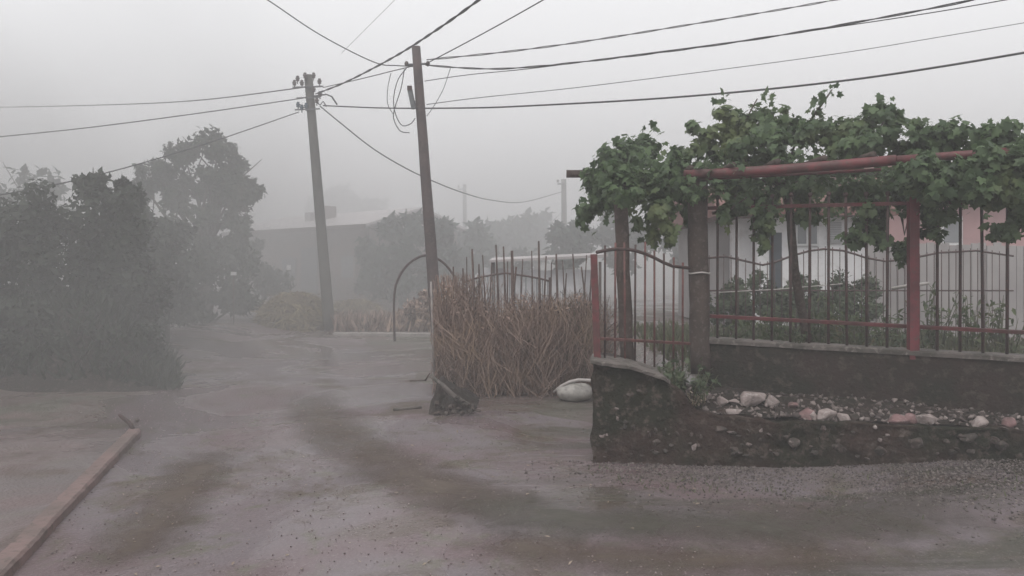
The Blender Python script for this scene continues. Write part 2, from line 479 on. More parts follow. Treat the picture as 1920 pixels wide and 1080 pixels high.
def mud_mat(name, tone, tone2, rough):
    m, nt, b, out = mat_base(name)
    c = mixc(nt, ramp(nt, noise_n(nt, 2.2, 5, .6), .4, .62), tone, tone2)
    nt.links.new(c, b.inputs["Base Color"]); b.inputs["Roughness"].default_value = rough
    bump(nt, b, noise_n(nt, 22, 6, .7), .4, .02)
    at = nt.nodes.new("ShaderNodeAttribute"); at.attribute_name = "spread"
    ad = nt.nodes.new("ShaderNodeMath"); ad.operation = 'MULTIPLY_ADD'; ad.inputs[1].default_value = 1.5
    nt.links.new(noise_n(nt, 2.4, 7, .72, dist=.7), ad.inputs[0]); nt.links.new(at.outputs["Fac"], ad.inputs[2])
    tr = nt.nodes.new("ShaderNodeBsdfTransparent"); mx = nt.nodes.new("ShaderNodeMixShader")
    nt.links.new(ramp(nt, ad.outputs[0], .75, 2.3), mx.inputs[0])
    nt.links.new(tr.outputs[0], mx.inputs[1]); nt.links.new(b.outputs[0], mx.inputs[2]); nt.links.new(mx.outputs[0], out.inputs["Surface"])
    return m
def wheel_track(pix, w, mat, lift):
    """a band of churned wet mud lying in a wheel track; ends and edges thin out"""
    K = [Vector((X_at(px, EYE * F / (py - HY)), EYE * F / (py - HY), 0)) for px, py in pix]
    L = smooth_line(K, 14); n = 9; V, fl, at = [], [], []
    for i, p in enumerate(L):
        d = (L[min(i + 1, len(L) - 1)] - L[max(i - 1, 0)]).normalized(); r = Vector((d.y, -d.x, 0))
        u = i / (len(L) - 1); e = min(1, u / .2, (1 - u) / .2)
        for k in range(n):
            t = -1 + 2 * k / (n - 1); q = p + r * t * w * (1 + .25 * nz(p.x, p.y, 2, 1.1))
            V.append((q.x, q.y, G(q.x, q.y) + lift)); at.append((1 - abs(t) ** 1.5) * e)
    for i in range(len(L) - 1):
        for k in range(n - 1):
            fl += [i * n + k, i * n + k + 1, (i + 1) * n + k + 1, (i + 1) * n + k]
    me = np_mesh("wheel_track", V, fl, [4] * (len(fl) // 4), mat, True)
    a = me.attributes.new("spread", 'FLOAT', 'POINT'); a.data.foreach_set("value", at)
    tag(link_mesh("wheel_track", me), kind="structure")
brown = mud_mat("brown_mud", (.085, .058, .042), (.11, .082, .062), .6)
olive = mud_mat("olive_mud", (.075, .070, .052), (.09, .078, .064), .45)
wheel_track([(560, 730), (600, 775), (665, 835), (780, 900), (930, 950), (1050, 985)], .55, brown, .0105)
wheel_track([(820, 925), (980, 965), (1180, 985), (1400, 985), (1650, 975), (1900, 965)], .50, olive, .0145)
wheel_track([(860, 1005), (1000, 1030), (1200, 1050), (1450, 1052), (1800, 1040)], .3, brown, .0105)
wheel_track([(400, 840), (360, 900), (290, 990), (200, 1090)], .35, brown, .0105)
# concrete pad on the left
def pad():
    z = 0.06
    A = Vector((-3.65, 7.3, 0)); near = Vector((-2.51, 3.5, 0))
    pts = [Vector((A.x, A.y, 0)), Vector((near.x - 0.02, near.y, 0)), Vector((-6.2, 3.4, 0)), Vector((-7.6, 7.9, 0))]
    V, F_ = [], []
    mb = MB()
    edge = []
    n = len(pts)
    for i in range(n):
        a, b = pts[i], pts[(i + 1) % n]
        k = int((b - a).length / 0.12) + 1
        for j in range(k):
            q = a + (b - a) * j / k
            q = q + Vector((nz(q.x, q.y, 1, 3), nz(q.x, q.y, 9, 3), 0)) * 0.02 + Vector((nz(q.x, q.y, 3, 9), nz(q.x, q.y, 5, 9), 0)) * 0.010
            edge.append(q)
    m = len(edge)
    c = sum(edge, Vector()) / m
    top = [(q.x + (c.x - q.x) * 0.012, q.y + (c.y - q.y) * 0.012, z + 0.006 * nz(q.x, q.y, 2, 4)) for q in edge]
    mid = [(q.x + .02 * nz(q.x, q.y, 4, 6), q.y, z - 0.012 - .012 * abs(nz(q.x, q.y, 6, 7))) for q in edge]
    bot = [(q.x, q.y, -0.05) for q in edge]
    vs = bot + mid + top
    fs = []
    for r_ in range(2):
        for i in range(m):
            j = (i + 1) % m
            fs.append((r_ * m + j, r_ * m + i, r_ * m + m + i, r_ * m + m + j))
    fs.append(tuple(range(3 * m - 1, 2 * m - 1, -1)))
    mb.add(vs, fs)
    return mb.build("concrete_pad", M['pad'])
tag(pad(), kind="structure")
def pad_kerb():
    A = Vector((-3.65, 7.3, 0)); B_ = Vector((-2.51, 3.5, 0))
    a, b = Vector((A.x, A.y, 0)), Vector((B_.x - .02, B_.y, 0)); d = (b - a).normalized(); nr_ = Vector((d.y, -d.x, 0))
    if nr_.x > 0: nr_ = -nr_
    mb = MB(); vs, fs = [], []; L = (b - a).length; m = int(L / .07)
    for i in range(m + 1):
        q = a + d * (L * i / m)
        j1, j2 = .010 * nz(q.x, q.y, 1, 5), .008 * nz(q.x, q.y, 2, 16)
        for off, z in ((-.035 + j1, -.03), (-.03 + j1 + j2, .055), (-.016 + j1, .072 + j2), (.08 + j2, .075 + j1 * .5), (.09 + j2, .03)):
            p = q + nr_ * off; vs.append((p.x, p.y, z))
    for i in range(m):
        for k in range(4): fs.append((i * 5 + k, (i + 1) * 5 + k, (i + 1) * 5 + k + 1, i * 5 + k + 1))
    fs.append(tuple(range(5))); fs.append(tuple(m * 5 + k for k in range(4, -1, -1)))
    mb.add(vs, fs); return mb.build("slab_kerb", M['red_kerb'])
tag(pad_kerb(), "low reddish kerb edging the slab at the left of the road", "kerb")

# ---------------------------------------------------------------- low front wall and terrace
def interp(tab, x):
    if x <= tab[0][0]: return tab[0][1]
    for (a, va), (b, vb) in zip(tab, tab[1:]):
        if x <= b: return va + (vb - va) * (x - a) / (b - a)
    return tab[-1][1]
def wall_front_y(x):          # front face runs almost across the view
    return 6.27 - 0.14 * max(0, x - 0.7)
wall_top_tab = [(0.60, .85), (1.00, .80), (1.27, .71), (1.42, .60), (1.55, .45), (1.75, .40), (2.4, .385), (3.3, .37), (4.2, .36), (6.5, .36)]
def front_wall():
    x0, x1, st = 0.675, 6.4, 0.032
    xs = [x0 + st * i for i in range(int((x1 - x0) / st) + 1)]
    V, fl = [], []
    rows_f, rows_t = 22, 8
    n = rows_f + rows_t
    for x in xs:
        top = interp(wall_top_tab, x) + 0.03 * nz(x, 0, 5, 3.0) * ss(1.2, 1.6, x) + 0.012 * nz(x, 0, 7, 9)
        y = wall_front_y(x); depth = 0.95 if x < 1.3 else 0.95 - 0.6 * ss(1.3, 1.7, x)
        g = G(x, y) - 0.08
        for r_ in range(rows_f):
            z = g + (top - g) * r_ / (rows_f - 1)
            batter = 0.06 * (z - g)
            d = 0.035 * nz(x, z, 1, 3.2) + 0.03 * nz(x, z, 4, 8) + 0.022 * nz(x, z, 2, 19)
            V.append((x + 0.035 * nz(x, z, 8, 7), y + batter + d - (0.015 if r_ == rows_f - 1 else 0), z))
        for r_ in range(1, rows_t + 1):
            yy = y + 0.05 + depth * r_ / rows_t
            zz = top + 0.015 * nz(x, yy, 3, 6) if r_ < rows_t else g
            V.append((x + (yy - y) * .125 * ss(1.5, .9, x), yy, zz))
    for i in range(len(xs) - 1):
        for k in range(n - 1):
            fl += [i * n + k, (i + 1) * n + k, (i + 1) * n + k + 1, i * n + k + 1]
    cnt = [4] * (len(fl) // 4)
    fl += list(range(n)); cnt.append(n)
    fl += [ (len(xs) - 1) * n + k for k in range(n - 1, -1, -1)]; cnt.append(n)
    me = np_mesh("rough_front", V, fl, cnt, M['old_wall'], False)
    return me
fw = thing("low_stone_wall", "crumbling dark low wall with a broken stepped top in front of the red fence", "wall", (0.7, 6.27, 0))
def under(root, me, name):
    me.transform(__import__('mathutils').Matrix.Translation(-ORG[root]))
    return link_mesh(name, me, root)
under(fw, front_wall(), "wall_body")
# worn pale capping on the high left end
def capping():
    mb = MB(); vs, fs = [], []
    xs = [0.655 + 0.05 * i for i in range(14)]
    for x in xs:
        top = interp(wall_top_tab, x) + 0.02
        y0 = wall_front_y(x) - 0.015 + 0.02 * nz(x, 0, 2, 7); y1 = y0 + 0.5
        t = 0.012
        for y, z in ((y0, top - t - 0.02), (y0 - 0.004, top - 0.006), (y0 + 0.02, top + 0.006 * nz(x, 1, 1, 12)), (y0 + .25, top + 0.01 * nz(x, 2, 1, 6)), (y1, top), (y1, top - t - 0.02)):
            vs.append((x + (y - y0) * .125 + .012 * nz(x, y, 4, 14), y + .02 * nz(x, z, 8, 16) * (1 if y < y0 + .1 else 0), z + .012 * nz(x, y, 9, 20)))
    n = 6
    for i in range(len(xs) - 1):
        for k in range(n - 1):
            fs.append((i * n + k, (i + 1) * n + k, (i + 1) * n + k + 1, i * n + k + 1))
    fs.append(tuple(range(n))); fs.append(tuple((len(xs) - 1) * n + k for k in range(n - 1, -1, -1)))
    mb.add(vs, fs)
    return mb.build("capping", M['cap'], fw)
capping()
import bmesh
def rock_mesh(seed, size, n=15):
    """an angular broken stone about 1 unit across, scaled by size"""
    rr = random.Random(seed); bm = bmesh.new()
    for k in range(n):
        d = Vector((rr.gauss(0, 1), rr.gauss(0, 1), rr.gauss(0, 1))).normalized() * rr.uniform(.36, .54)
        bm.verts.new((d.x * size[0], d.y * size[1], d.z * size[2]))
    r_ = bmesh.ops.convex_hull(bm, input=bm.verts)
    loose = [v for v in bm.verts if not v.link_faces]
    bmesh.ops.delete(bm, geom=loose, context='VERTS')
    bmesh.ops.bevel(bm, geom=bm.edges[:], offset=min(size) * .05, segments=1, affect='EDGES')
    me = bpy.data.meshes.new("stone"); bm.to_mesh(me); bm.free()
    return me
# stones set in the front face
emb = [(1300, 838, .05, .09, 'stone'), (1296, 815, .04, .05, 'stone_dark'), (1425, 805, .045, .05, 'stone'), (1440, 815, .06, .05, 'stone_dark'), (1525, 848, .09, .06, 'stone_dark'), (1490, 830, .13, .1, 'stone_dark'),
       (1570, 838, .16, .09, 'stone_dark'), (1640, 800, .05, .04, 'stone'), (1665, 815, .05, .05, 'stone'), (1180, 740, .07, .04, 'stone_dark'), (1170, 800, .06, .08, 'stone_dark'), (1230, 830, .1, .08, 'stone_dark'),
       (1720, 830, .16, .1, 'stone_dark'), (1650, 845, .12, .08, 'stone_dark'), (1380, 845, .15, .09, 'stone_dark'), (1815, 820, .15, .1, 'stone_dark'), (1880, 835, .13, .09, 'stone_dark'), (1350, 805, .12, .07, 'stone_dark'), (1140, 845, .11, .07, 'stone_dark')]
for k in range(60):
    emb.append((random.uniform(1115, 1900), random.uniform(800, 858), random.uniform(.025, .08), random.uniform(.02, .06), 'stone_mid' if k % 9 == 0 else 'stone_dark'))
for k in range(16):
    emb.append((random.uniform(1118, 1270), random.uniform(730, 860), random.uniform(.025, .08), random.uniform(.02, .06), 'stone_mid' if k % 7 == 0 else 'stone_dark'))
for i, (px, py, w, h, mk) in enumerate(emb):
    me = rock_mesh(100 + i, (w, 0.12, h)); me.materials.append(M[mk])
    o = link_mesh("stone", me, fw)
    x = X_at(px, 6.2); y = wall_front_y(x) + 0.035; q = P(px, py, y)
    o.location = Vector((q.x, y, q.z)) - ORG[fw]
    o.rotation_euler = (0, random.uniform(-.5, .5), 0)

def terrace_z(x, y):
    b = interp(wall_top_tab, x) - 0.01
    up = b + (0.10 if x > 1.5 else 0) * ss(wall_front_y(x) + .1, wall_front_y(x) + .8, y)
    return up + 0.03 * nz(x, y, 0, 4) + 0.015 * nz(x, y, 3, 13)
def terrace():
    V, fl = [], []
    xs = [1.38 + 0.06 * i for i in range(85)]; k = 16
    for x in xs:
        y0 = wall_front_y(x) + 0.09
        y1 = y0 + 1.05
        for j in range(k):
            y = y0 + (y1 - y0) * j / (k - 1)
            V.append((x, y, terrace_z(x, y) + 0.015))
    for i in range(len(xs) - 1):
        for j in range(k - 1):
            fl += [i * k + j, (i + 1) * k + j, (i + 1) * k + j + 1, i * k + j + 1]
    return np_mesh("earth_terrace", V, fl, [4] * (len(fl) // 4), M['earth'], True)
tag(link_mesh("earth_terrace", terrace()), kind="structure")

# rubble lying along the broken top
rub = [  # px, py, width, height (px), material, label
    (1322, 748, 24, 16, 'stone', "small cream stone at the left start of the rubble line"),
    (1352, 742, 26, 16, 'stone', "tilted pale stone just left of the big flat stone"),
    (1378, 733, 30, 9, 'stone', "thin pale flake lying high on the earth behind the rubble"),
    (1376, 762, 32, 15, 'stone', "low pale stone in front of the big flat stone"),
    (1410, 750, 50, 28, 'stone', "largest flat pale stone on top of the low wall"),
    (1446, 748, 28, 22, 'stone', "pale block touching the right side of the largest flat stone"),
    (1488, 741, 24, 10, 'stone_pink', "thin dull pink chip lying up against the dark fence wall"),
    (1513, 764, 30, 26, 'stone_pink', "round pinkish stone left of the whitish boulder on the wall"),
    (1550, 764, 34, 24, 'stone', "whitish round boulder in the middle of the rubble"),
    (1580, 776, 24, 20, 'stone', "pale chipped stone just right of the whitish boulder"),
    (1524, 787, 14, 16, 'stone', "small upright pale chip on the wall edge under the pinkish stone"),
    (1604, 763, 18, 16, 'stone_dark', "small brown stone between the whitish boulder and the pink stones"),
    (1682, 776, 40, 20, 'stone_pink', "long dull pink stone at the right of the rubble"),
    (1705, 782, 30, 20, 'stone_pink', "darker pink stone touching the cream slab at the right"),
    (1738, 784, 42, 17, 'stone', "cream slab lying at the right end of the rubble"),
    (1835, 778, 40, 22, 'stone', "pale stone beyond the cream slab near the right edge"),
    (1890, 785, 34, 20, 'stone_pink', "pinkish stone last in the rubble line on the right"),
]
for i, (px, py, w, h, mk, lab) in enumerate(rub):
    x = X_at(px, 6.3); y = wall_front_y(x) + (0.16 if py > 750 else 0.42)
    s = y / F
    me = rock_mesh(i + 3, (w * s * 1.25, max(.09, w * s * 0.9), h * s * 1.5)); me.materials.append(M[mk])
    o = link_mesh("rubble_stone", me)
    x = X_at(px, y)
    o.location = (x, y, terrace_z(x, y) + 0.015 + h * s * 0.42)
    o.rotation_euler = (random.uniform(-.2, .2), random.uniform(-.25, .25), random.uniform(-.5, .5))
    tag(o, lab, "stone", "rubble stones along the broken wall top")
# small chips of rubble, uncountable
n = 950
xs_ = rng.uniform(1.5, 5.6, n); yo = rng.uniform(0.05, 0.75, n) ** 1.2
ch_t = MB(); cm = rock_mesh(77, (1, 1, .8), 10); ch_t.v = [tuple(v.co) for v in cm.vertices]; ch_t.f = [tuple(p.vertices) for p in cm.polygons]
pos = np.array([(x, wall_front_y(x) + 0.08 + d, terrace_z(x, wall_front_y(x) + .08 + d) + 0.02) for x, d in zip(xs_, yo)])
scl = rng.uniform(.010, .062, (n, 1)) ** 1.0 * rng.uniform(.6, 1.4, (n, 3))
tag(scatter("rubble", ch_t.v, ch_t.f, pos, rand_rot(n), scl, M['rubble']), "loose dark and pale chips strewn on top of the low wall", "rubble", kind="stuff")

n = 70
xs_ = rng.uniform(1.55, 5.6, n); yo = np.abs(rng.normal(.1, .14, n)) + .03
pos = np.array([(x, wall_front_y(x) + 0.1 + d, terrace_z(x, wall_front_y(x) + .1 + d) + 0.03) for x, d in zip(xs_, yo)])
scl = rng.uniform(.035, .085, (n, 1)) * rng.uniform(.6, 1.2, (n, 3))
tag(scatter("broken_stones", ch_t.v, ch_t.f, pos, rand_rot(n), scl, M['rubble_big']), "jumble of small broken stones filling the gaps between the larger rubble", "rubble", kind="stuff")

# ---------------------------------------------------------------- upper wall with fence
U0 = Vector((X_at(1326, 7.16), 7.16, 0)); U1 = Vector((X_at(1770, 6.42), 6.42, 0))
Ud = (U1 - U0); Ulen = Ud.length; Ud.normalize(); Un = Vector((-Ud.y, Ud.x, 0))   # Un points away from the camera
def on_wall(px, back=0.11):
    k = (px - 960) / F
    B = U0 + Un * back
    t = (k * B.y - B.x) / (Ud.x - k * Ud.y)
    return B + Ud * t
def uw_top(t): return 0.935 - 0.05 * t / Ulen
def upper_wall():
    V, fl = [], []
    L = Ulen + 1.6; st = 0.06; m = int(L / st) + 1
    for i in range(m):
        t = i * st; b = U0 + Ud * t
        top = uw_top(t) + 0.012 * nz(t, 0, 0, 2.5) + 0.006 * nz(t, 1, 0, 12)
        prof = [(0, .25 + (top - .25) * k / 9) for k in range(10)] + [(.012, top + .004), (.11, top + .012), (.22, top), (.225, .3)]
        for k, (d, z) in enumerate(prof):
            dd = d + (0.016 * nz(t, z, 3, 3) + .008 * nz(t, z, 5, 12)) * (1 if k < 10 else 0)
            q = b + Un * dd
            V.append((q.x, q.y, z))
    n = 14
    for i in range(m - 1):
        for k in range(n - 1):
            fl += [i * n + k, (i + 1) * n + k, (i + 1) * n + k + 1, i * n + k + 1]
    cnt = [4] * (len(fl) // 4)
    fl += list(range(n)); cnt.append(n)
    fl += [(m - 1) * n + k for k in range(n - 1, -1, -1)]; cnt.append(n)
    return np_mesh("wall_body", V, fl, cnt, M['upper_wall'], False)
uw = thing("rendered_wall", "dark damp wall with a pale top edge carrying the red iron fence", "wall", U0)
under(uw, upper_wall(), "wall_body")
def uw_cap():
    mb = MB(); vs, fs = [], []
    m = 62
    for i in range(m):
        t = -0.02 + i * (Ulen + 1.6) / (m - 1)
        b = U0 + Ud * t; top = uw_top(t) + .014
        w = 0.008 * nz(t, 0, 3, 6)
        for d, z in ((-.02 + w, top - .03), (-.022 + w, top + .004), (0.0, top + .014), (.22, top + .016), (.24, top - .03)):
            q = b + Un * d; vs.append((q.x, q.y, z + 0.004 * nz(t, d, 1, 15)))
    n = 5
    for i in range(m - 1):
        for k in range(n - 1):
            fs.append((i * n + k, (i + 1) * n + k, (i + 1) * n + k + 1, i * n + k + 1))
    fs.append(tuple(range(n))); fs.append(tuple((m - 1) * n + k for k in range(n - 1, -1, -1)))
    mb.add(vs, fs); return mb.build("coping", M['cap'], uw)
uw_cap()

fence = thing("iron_fence", "red iron bar fence standing on the dark wall under the grapevine", "fence", on_wall(1345) + Vector((0, 0, .95)))
bar_px = [1345, 1380, 1413, 1447, 1482, 1517, 1553, 1588, 1625, 1663, 1757, 1800, 1843, 1888, 1933]
def rail_z(q, kind):
    # bottom rail parallel to the coping, top rail with a soft arch
    return 1.155 if kind == 'b' else 2.25
for px in bar_px:
    a = on_wall(px); topz = 2.30 + random.uniform(-.015, .015)
    lean = random.uniform(-.012, .012)
    mb = MB(); mb.tube([(a.x, a.y, uw_top(0) - 0.03), (a.x + lean * .5, a.y, 1.6), (a.x + lean, a.y, topz)], 0.0125, 6)
    bar = mb.build("bar", M['rust'], fence)
    MB().ball((a.x + lean, a.y, topz + .012), .024, 8, 6).build("finial", M['rust'], bar)
def rail(pts, r, m, name="rail", parent=fence, n=4):
    return MB().tube(pts, r, n, square=(n == 4)).build(name, m, parent)
e0, e1 = on_wall(1326), on_wall(1990)
rail([(e0.x, e0.y - .012, 1.175), (e1.x, e1.y - .012, 1.085)], .021, M['red_paint'])
rail([(e0.x, e0.y - .012, 2.22), (e1.x, e1.y - .012, 2.20)], .022, M['red_paint'])
for px, w in ((1712, .055), ):
    a = on_wall(px, .03)
    mb = MB(); mb.tube([(a.x, a.y, .84), (a.x, a.y, 2.42)], w, 4, square=True)
    tag(mb.build("post", M['red_post'], fence), "bright red square post")

# ---------------------------------------------------------------- gate, on the high end of the low wall
g0, g1 = P(1121, 672, 6.55), P(1296, 690, 7.0)
gate = thing("iron_gate", "low arched iron gate panel with faded red bars between the two grey posts", "gate", g0)
zb = 0.83
mb = MB(); mb.tube([(g0.x + .0, g0.y, zb - .1), (g0.x - .035, g0.y, 1.755)], .042, 4, square=True)
mb.build("post", M['red_paint'], gate)
def gpos(t, z): return Vector((g0.x + (g1.x - g0.x) * t - .012, g0.y + (g1.y - g0.y) * t, z))
arch = lambda t: 1.735 + 0.10 * math.sin(math.pi * min(1, t * 1.15 + .12)) - .10 * t
MB().tube([gpos(t / 10, arch(t / 10)) for t in range(11)], .016, 6).build("arched_rail", M['rust'], gate)
MB().tube([gpos(0, 1.02), gpos(1, .93)], .016, 4, square=True).build("rail", M['gate_red'], gate)
for i in range(9):
    t = (i + .8) / 9.6
    d = random.uniform(-.01, .01)
    MB().tube([gpos(t, zb - 0.06 - .1 * t), gpos(t + d * .4, 1.4), gpos(t + d, arch(t) + random.uniform(.04, .11))], .0105, 6).build("bar", M['gate_red'] if i % 3 else M['rust'], gate)

# ---------------------------------------------------------------- pergola
per = thing("pergola", "pergola of grey posts and a red pipe beam carrying the grapevine", "pergola", P(1312, 680, 7.06))
def rough_post(p0, p1, r, mat, n=10, name="post"):
    p0, p1 = Vector(p0), Vector(p1); mb = MB(); m = 12
    mb.tube([p0 + (p1 - p0) * i / m + Vector((nz(i, p0.x, 0, .7), nz(i, p0.x, 5, .7), 0)) * .012 for i in range(m + 1)], [r * (1 + .07 * nz(i, p0.x, 9, .9)) for i in range(m + 1)], n)
    return mb.build(name, mat, per)
rough_post(P(1177, 690, 6.85), P(1160, 320, 6.95), .066, M['wood'])
rough_post(P(1313, 700, 7.06), P(1307, 318, 7.06), .094, M['wood'])
a = P(1311, 512, 7.06)
MB().tube([a + Vector((.1 * math.cos(t), .1 * math.sin(t), .006 * math.sin(3 * t))) for t in [i * math.pi / 8 for i in range(17)]], .008, 5).build("wire_tie", M['pale_pipe'], per)
b0, b1 = P(1283, 328, 6.95), P(1680, 300, 6.25)
MB().tube([b0 + (b1 - b0) * i / 8 + Vector((0, 0, -.012 * math.sin(math.pi * i / 8))) for i in range(9)], .044, 12).build("red_beam", M['red_paint'], per)
c0, c1 = P(1290, 337, 7.02), P(1652, 318, 6.4)
MB().tube([c0, c1], .016, 6).build("lower_pipe", M['red_paint'], per)
d0 = P(1062, 326, 8.7)
MB().tube([d0, d0 + Vector((5.6, -.5, -.05))], .045, 8).build("back_beam", M['wood'], per)
for k in range(5):
    f0 = b0 + (b1 - b0) * (k + .15) / 4.6 + Vector((0, 0, .06))
    MB().tube([f0, f0 + Vector((.25, 2.3, .1))], .03, 7).build("cross_beam", M['wood'], per)
f0 = P(1162, 318, 6.95)
MB().tube([f0, Vector((d0.x + .2, d0.y + .1, d0.z - .02))], .035, 7).build("cross_beam", M['wood'], per)
r0 = Vector((X_at(2010, 6.0), 6.0, G(4, 6.0)))
rough_post(r0 + Vector((.12, -.05, -.1)), r0 + Vector((.12, -.05, 2.5)), .07, M['wood'])
MB().tube([b1, r0 + Vector((.12, 0, 2.48))], .036, 8).build("red_beam", M['red_paint'], per)

# ---------------------------------------------------------------- grapevine
vine = thing("grapevine", "bushy green grapevine sprawling over the pergola beams", "grapevine", P(1514, 640, 7.45))
trunk_pts = [P(1514, 645, 7.45), P(1510, 610, 7.42), P(1499, 560, 7.38), P(1490, 505, 7.32), P(1485, 450, 7.3), P(1482, 400, 7.28), P(1470, 350, 7.3), P(1430, 310, 7.3)]
MB().tube(trunk_pts, [.055, .048, .044, .042, .042, .04, .036, .03], 9).build("trunk", M['vine_bark'], vine)
canes = [[(1470, 350, 7.3), (1400, 330, 7.2), (1300, 310, 7.3), (1180, 330, 7.5), (1110, 360, 7.6)], [(1470, 350, 7.3), (1560, 320, 7.1), (1660, 300, 6.9), (1760, 290, 6.6), (1880, 270, 6.3)], [(1470, 340, 7.3), (1490, 270, 7.4), (1520, 225, 7.2), (1545, 190, 7.1), (1560, 168, 7.1)],
         [(1690, 400, 6.7), (1696, 440, 6.7), (1705, 400, 6.65), (1722, 385, 6.6)], [(1335, 400, 7.05), (1370, 392, 7.0), (1400, 370, 7.0)], [(1600, 330, 7), (1640, 260, 6.9), (1670, 200, 6.8)], [(1400, 330, 7.2), (1390, 240, 7.4), (1420, 185, 7.3)]]
for cpts in canes:
    MB().tube([P(*q) for q in cpts], [.016] + [.011] * (len(cpts) - 2) + [.006], 6).build("cane", M['vine_bark'], vine)
lt = [(0, 0, 0), (.28, -.16, .02), (.5, .1, -.05), (.36, .28, .02), (.52, .62, -.08), (.24, .6, .02), (0, 1.0, -.12), (-.24, .6, .02), (-.52, .62, -.08), (-.36, .28, .02), (-.5, .1, -.05), (-.28, -.16, .02), (0, .35, .05)]
lf = [(12, i, i + 1) for i in range(0, 11)] + [(12, 11, 0)]
vc = []
def vcl(px, py, rx, ry, Y, rz=None, w=None):
    s = Y / F
    c = P(px, py, Y); rad = (rx * s, (rz if rz else max(.25, min(.6, rx * s))), ry * s)
    vc.append((c, rad, (w if w else (rx * ry) / 3600.0)))
for q in [(1165, 300, 58, 50, 7.6), (1128, 345, 40, 60, 7.7), (1205, 285, 60, 45, 7.8), (1105, 395, 26, 34, 7.6), (1168, 355, 60, 42, 7.4), (1245, 345, 60, 70, 7.3), (1232, 405, 40, 45, 7.1), (1262, 445, 16, 26, 7.0, .12), (1200, 425, 14, 28, 7.2, .12), (1222, 440, 12, 25, 7.1, .12),
          (1300, 400, 22, 36, 7.25), (1325, 265, 50, 48, 7.5), (1360, 232, 46, 46, 7.5), (1405, 222, 50, 44, 7.4), (1455, 228, 46, 38, 7.3), (1430, 275, 80, 42, 7.2), (1500, 252, 55, 36, 7.2), (1560, 248, 50, 34, 7.1), (1610, 245, 44, 32, 7.0), (1655, 222, 36, 34, 6.9), (1690, 228, 36, 30, 6.8),
          (1640, 275, 80, 36, 6.8), (1735, 262, 50, 32, 6.6), (1790, 255, 60, 40, 6.5), (1860, 262, 70, 45, 6.3), (1735, 325, 60, 50, 6.45), (1760, 395, 36, 50, 6.45), (1830, 340, 80, 60, 6.2), (1900, 400, 50, 60, 6.1), (1375, 385, 34, 26, 7.1), (1360, 405, 20, 24, 7.0, .12), (1432, 405, 32, 50, 7.05, .2), (1434, 455, 14, 18, 7.0, .1),
          (1400, 355, 70, 28, 7.3), (1500, 350, 80, 30, 7.3), (1505, 392, 42, 28, 7.2), (1600, 350, 70, 32, 7.0), (1632, 395, 44, 40, 6.85), (1610, 440, 30, 26, 6.8, .15), (1650, 430, 26, 34, 6.8, .15), (1690, 470, 20, 32, 6.75, .12), (1705, 360, 40, 45, 6.6), (1285, 300, 40, 40, 7.4), (1745, 440, 20, 24, 6.5, .12), (1165, 350, 40, 34, 6.7, .15), (1150, 325, 40, 30, 6.8, .15), (1305, 362, 34, 20, 6.85, .12), (1715, 320, 40, 40, 6.05, .2), (1765, 330, 50, 50, 6.0, .25), (1830, 320, 60, 60, 5.85, .25), (1900, 330, 60, 70, 5.75, .25)]:
    vcl(*q)
vp, vn = clump_points(vc, 500, 13, .38)
# shoot tips and trailing sprays
tips = []
for line in ([(1518, 222, 7.2), (1535, 195, 7.1), (1548, 178, 7.1), (1562, 166, 7.1)], [(1085, 425, 7.6), (1120, 395, 7.6)], [(1352, 190, 7.5), (1375, 182, 7.5)], [(1430, 186, 7.3), (1447, 180, 7.3)], [(1640, 190, 6.9), (1665, 188, 6.8)], [(1210, 238, 7.8), (1230, 240, 7.8)], [(1690, 470, 6.75), (1700, 510, 6.75)]):
    for (ax, ay, aY), (bx, by, bY) in zip(line, line[1:]):
        for k in range(9):
            t = rng.random(); q = P(ax + (bx - ax) * t, ay + (by - ay) * t, aY + (bY - aY) * t)
            tips.append(np.array(q) + rng.normal(0, .035, 3))
tips = np.array(tips)
# leafy roof between the beams
nr = 4200
rx_ = rng.uniform(0.9, 5.4, nr); ry_ = rng.uniform(6.7, 9.3, nr)
roof = np.stack([rx_, ry_, 2.58 + .13 * rng.normal(size=nr) + .12 * np.sin(rx_ * 2.3 + ry_)], 1)
roof = roof[(roof[:, 0] < 5.6) & (roof[:, 0] > .75 + .1 * (9.3 - ry_))]
lp = np.concatenate([vp, tips, roof])
ln = np.concatenate([vn + np.array([0, -.25, .45]), rand_dirs(len(tips)) + [0, -.3, .6], rand_dirs(len(roof)) * .6 + [0, 0, .9]])
tipdir = rand_dirs(len(lp)) + np.array([0, -.15, -.7])
ls = rng.uniform(.04, .092, len(lp))
rot = frames(ln, tipdir)
vis = np.argsort(lp[:, 1] - .0 * lp[:, 0])                   # nearest leaves first: these are the ones seen singly
front = [i for i in vis if lp[i, 0] < 4.2 and lp[i, 2] > 1.7]
pick = rng.permutation(front[:3500])[:300]
mask = np.ones(len(lp), bool); mask[pick] = False
leafmeshes = []
for k in range(4):
    vv = np.array(lt) * [1, 1, 1.0] + rng.normal(0, .03, (len(lt), 3))
    leafmeshes.append(np_mesh("vine_leaf", vv, [i for f in lf for i in f], [3] * len(lf), M['vine']))
from mathutils import Matrix
for j, i in enumerate(pick):
    o = link_mesh("leaf", leafmeshes[j % 4], vine)
    mm = Matrix(rot[i].tolist()).to_4x4(); mm = Matrix.Translation(Vector(lp[i]) - ORG[vine]) @ mm @ Matrix.Scale(ls[i] * 1.05, 4)
    o.matrix_local = mm
fo = scatter("foliage", lt, lf, lp[mask], rot[mask], ls[mask], M['vine'], vine)
fo["kind"] = "stuff"

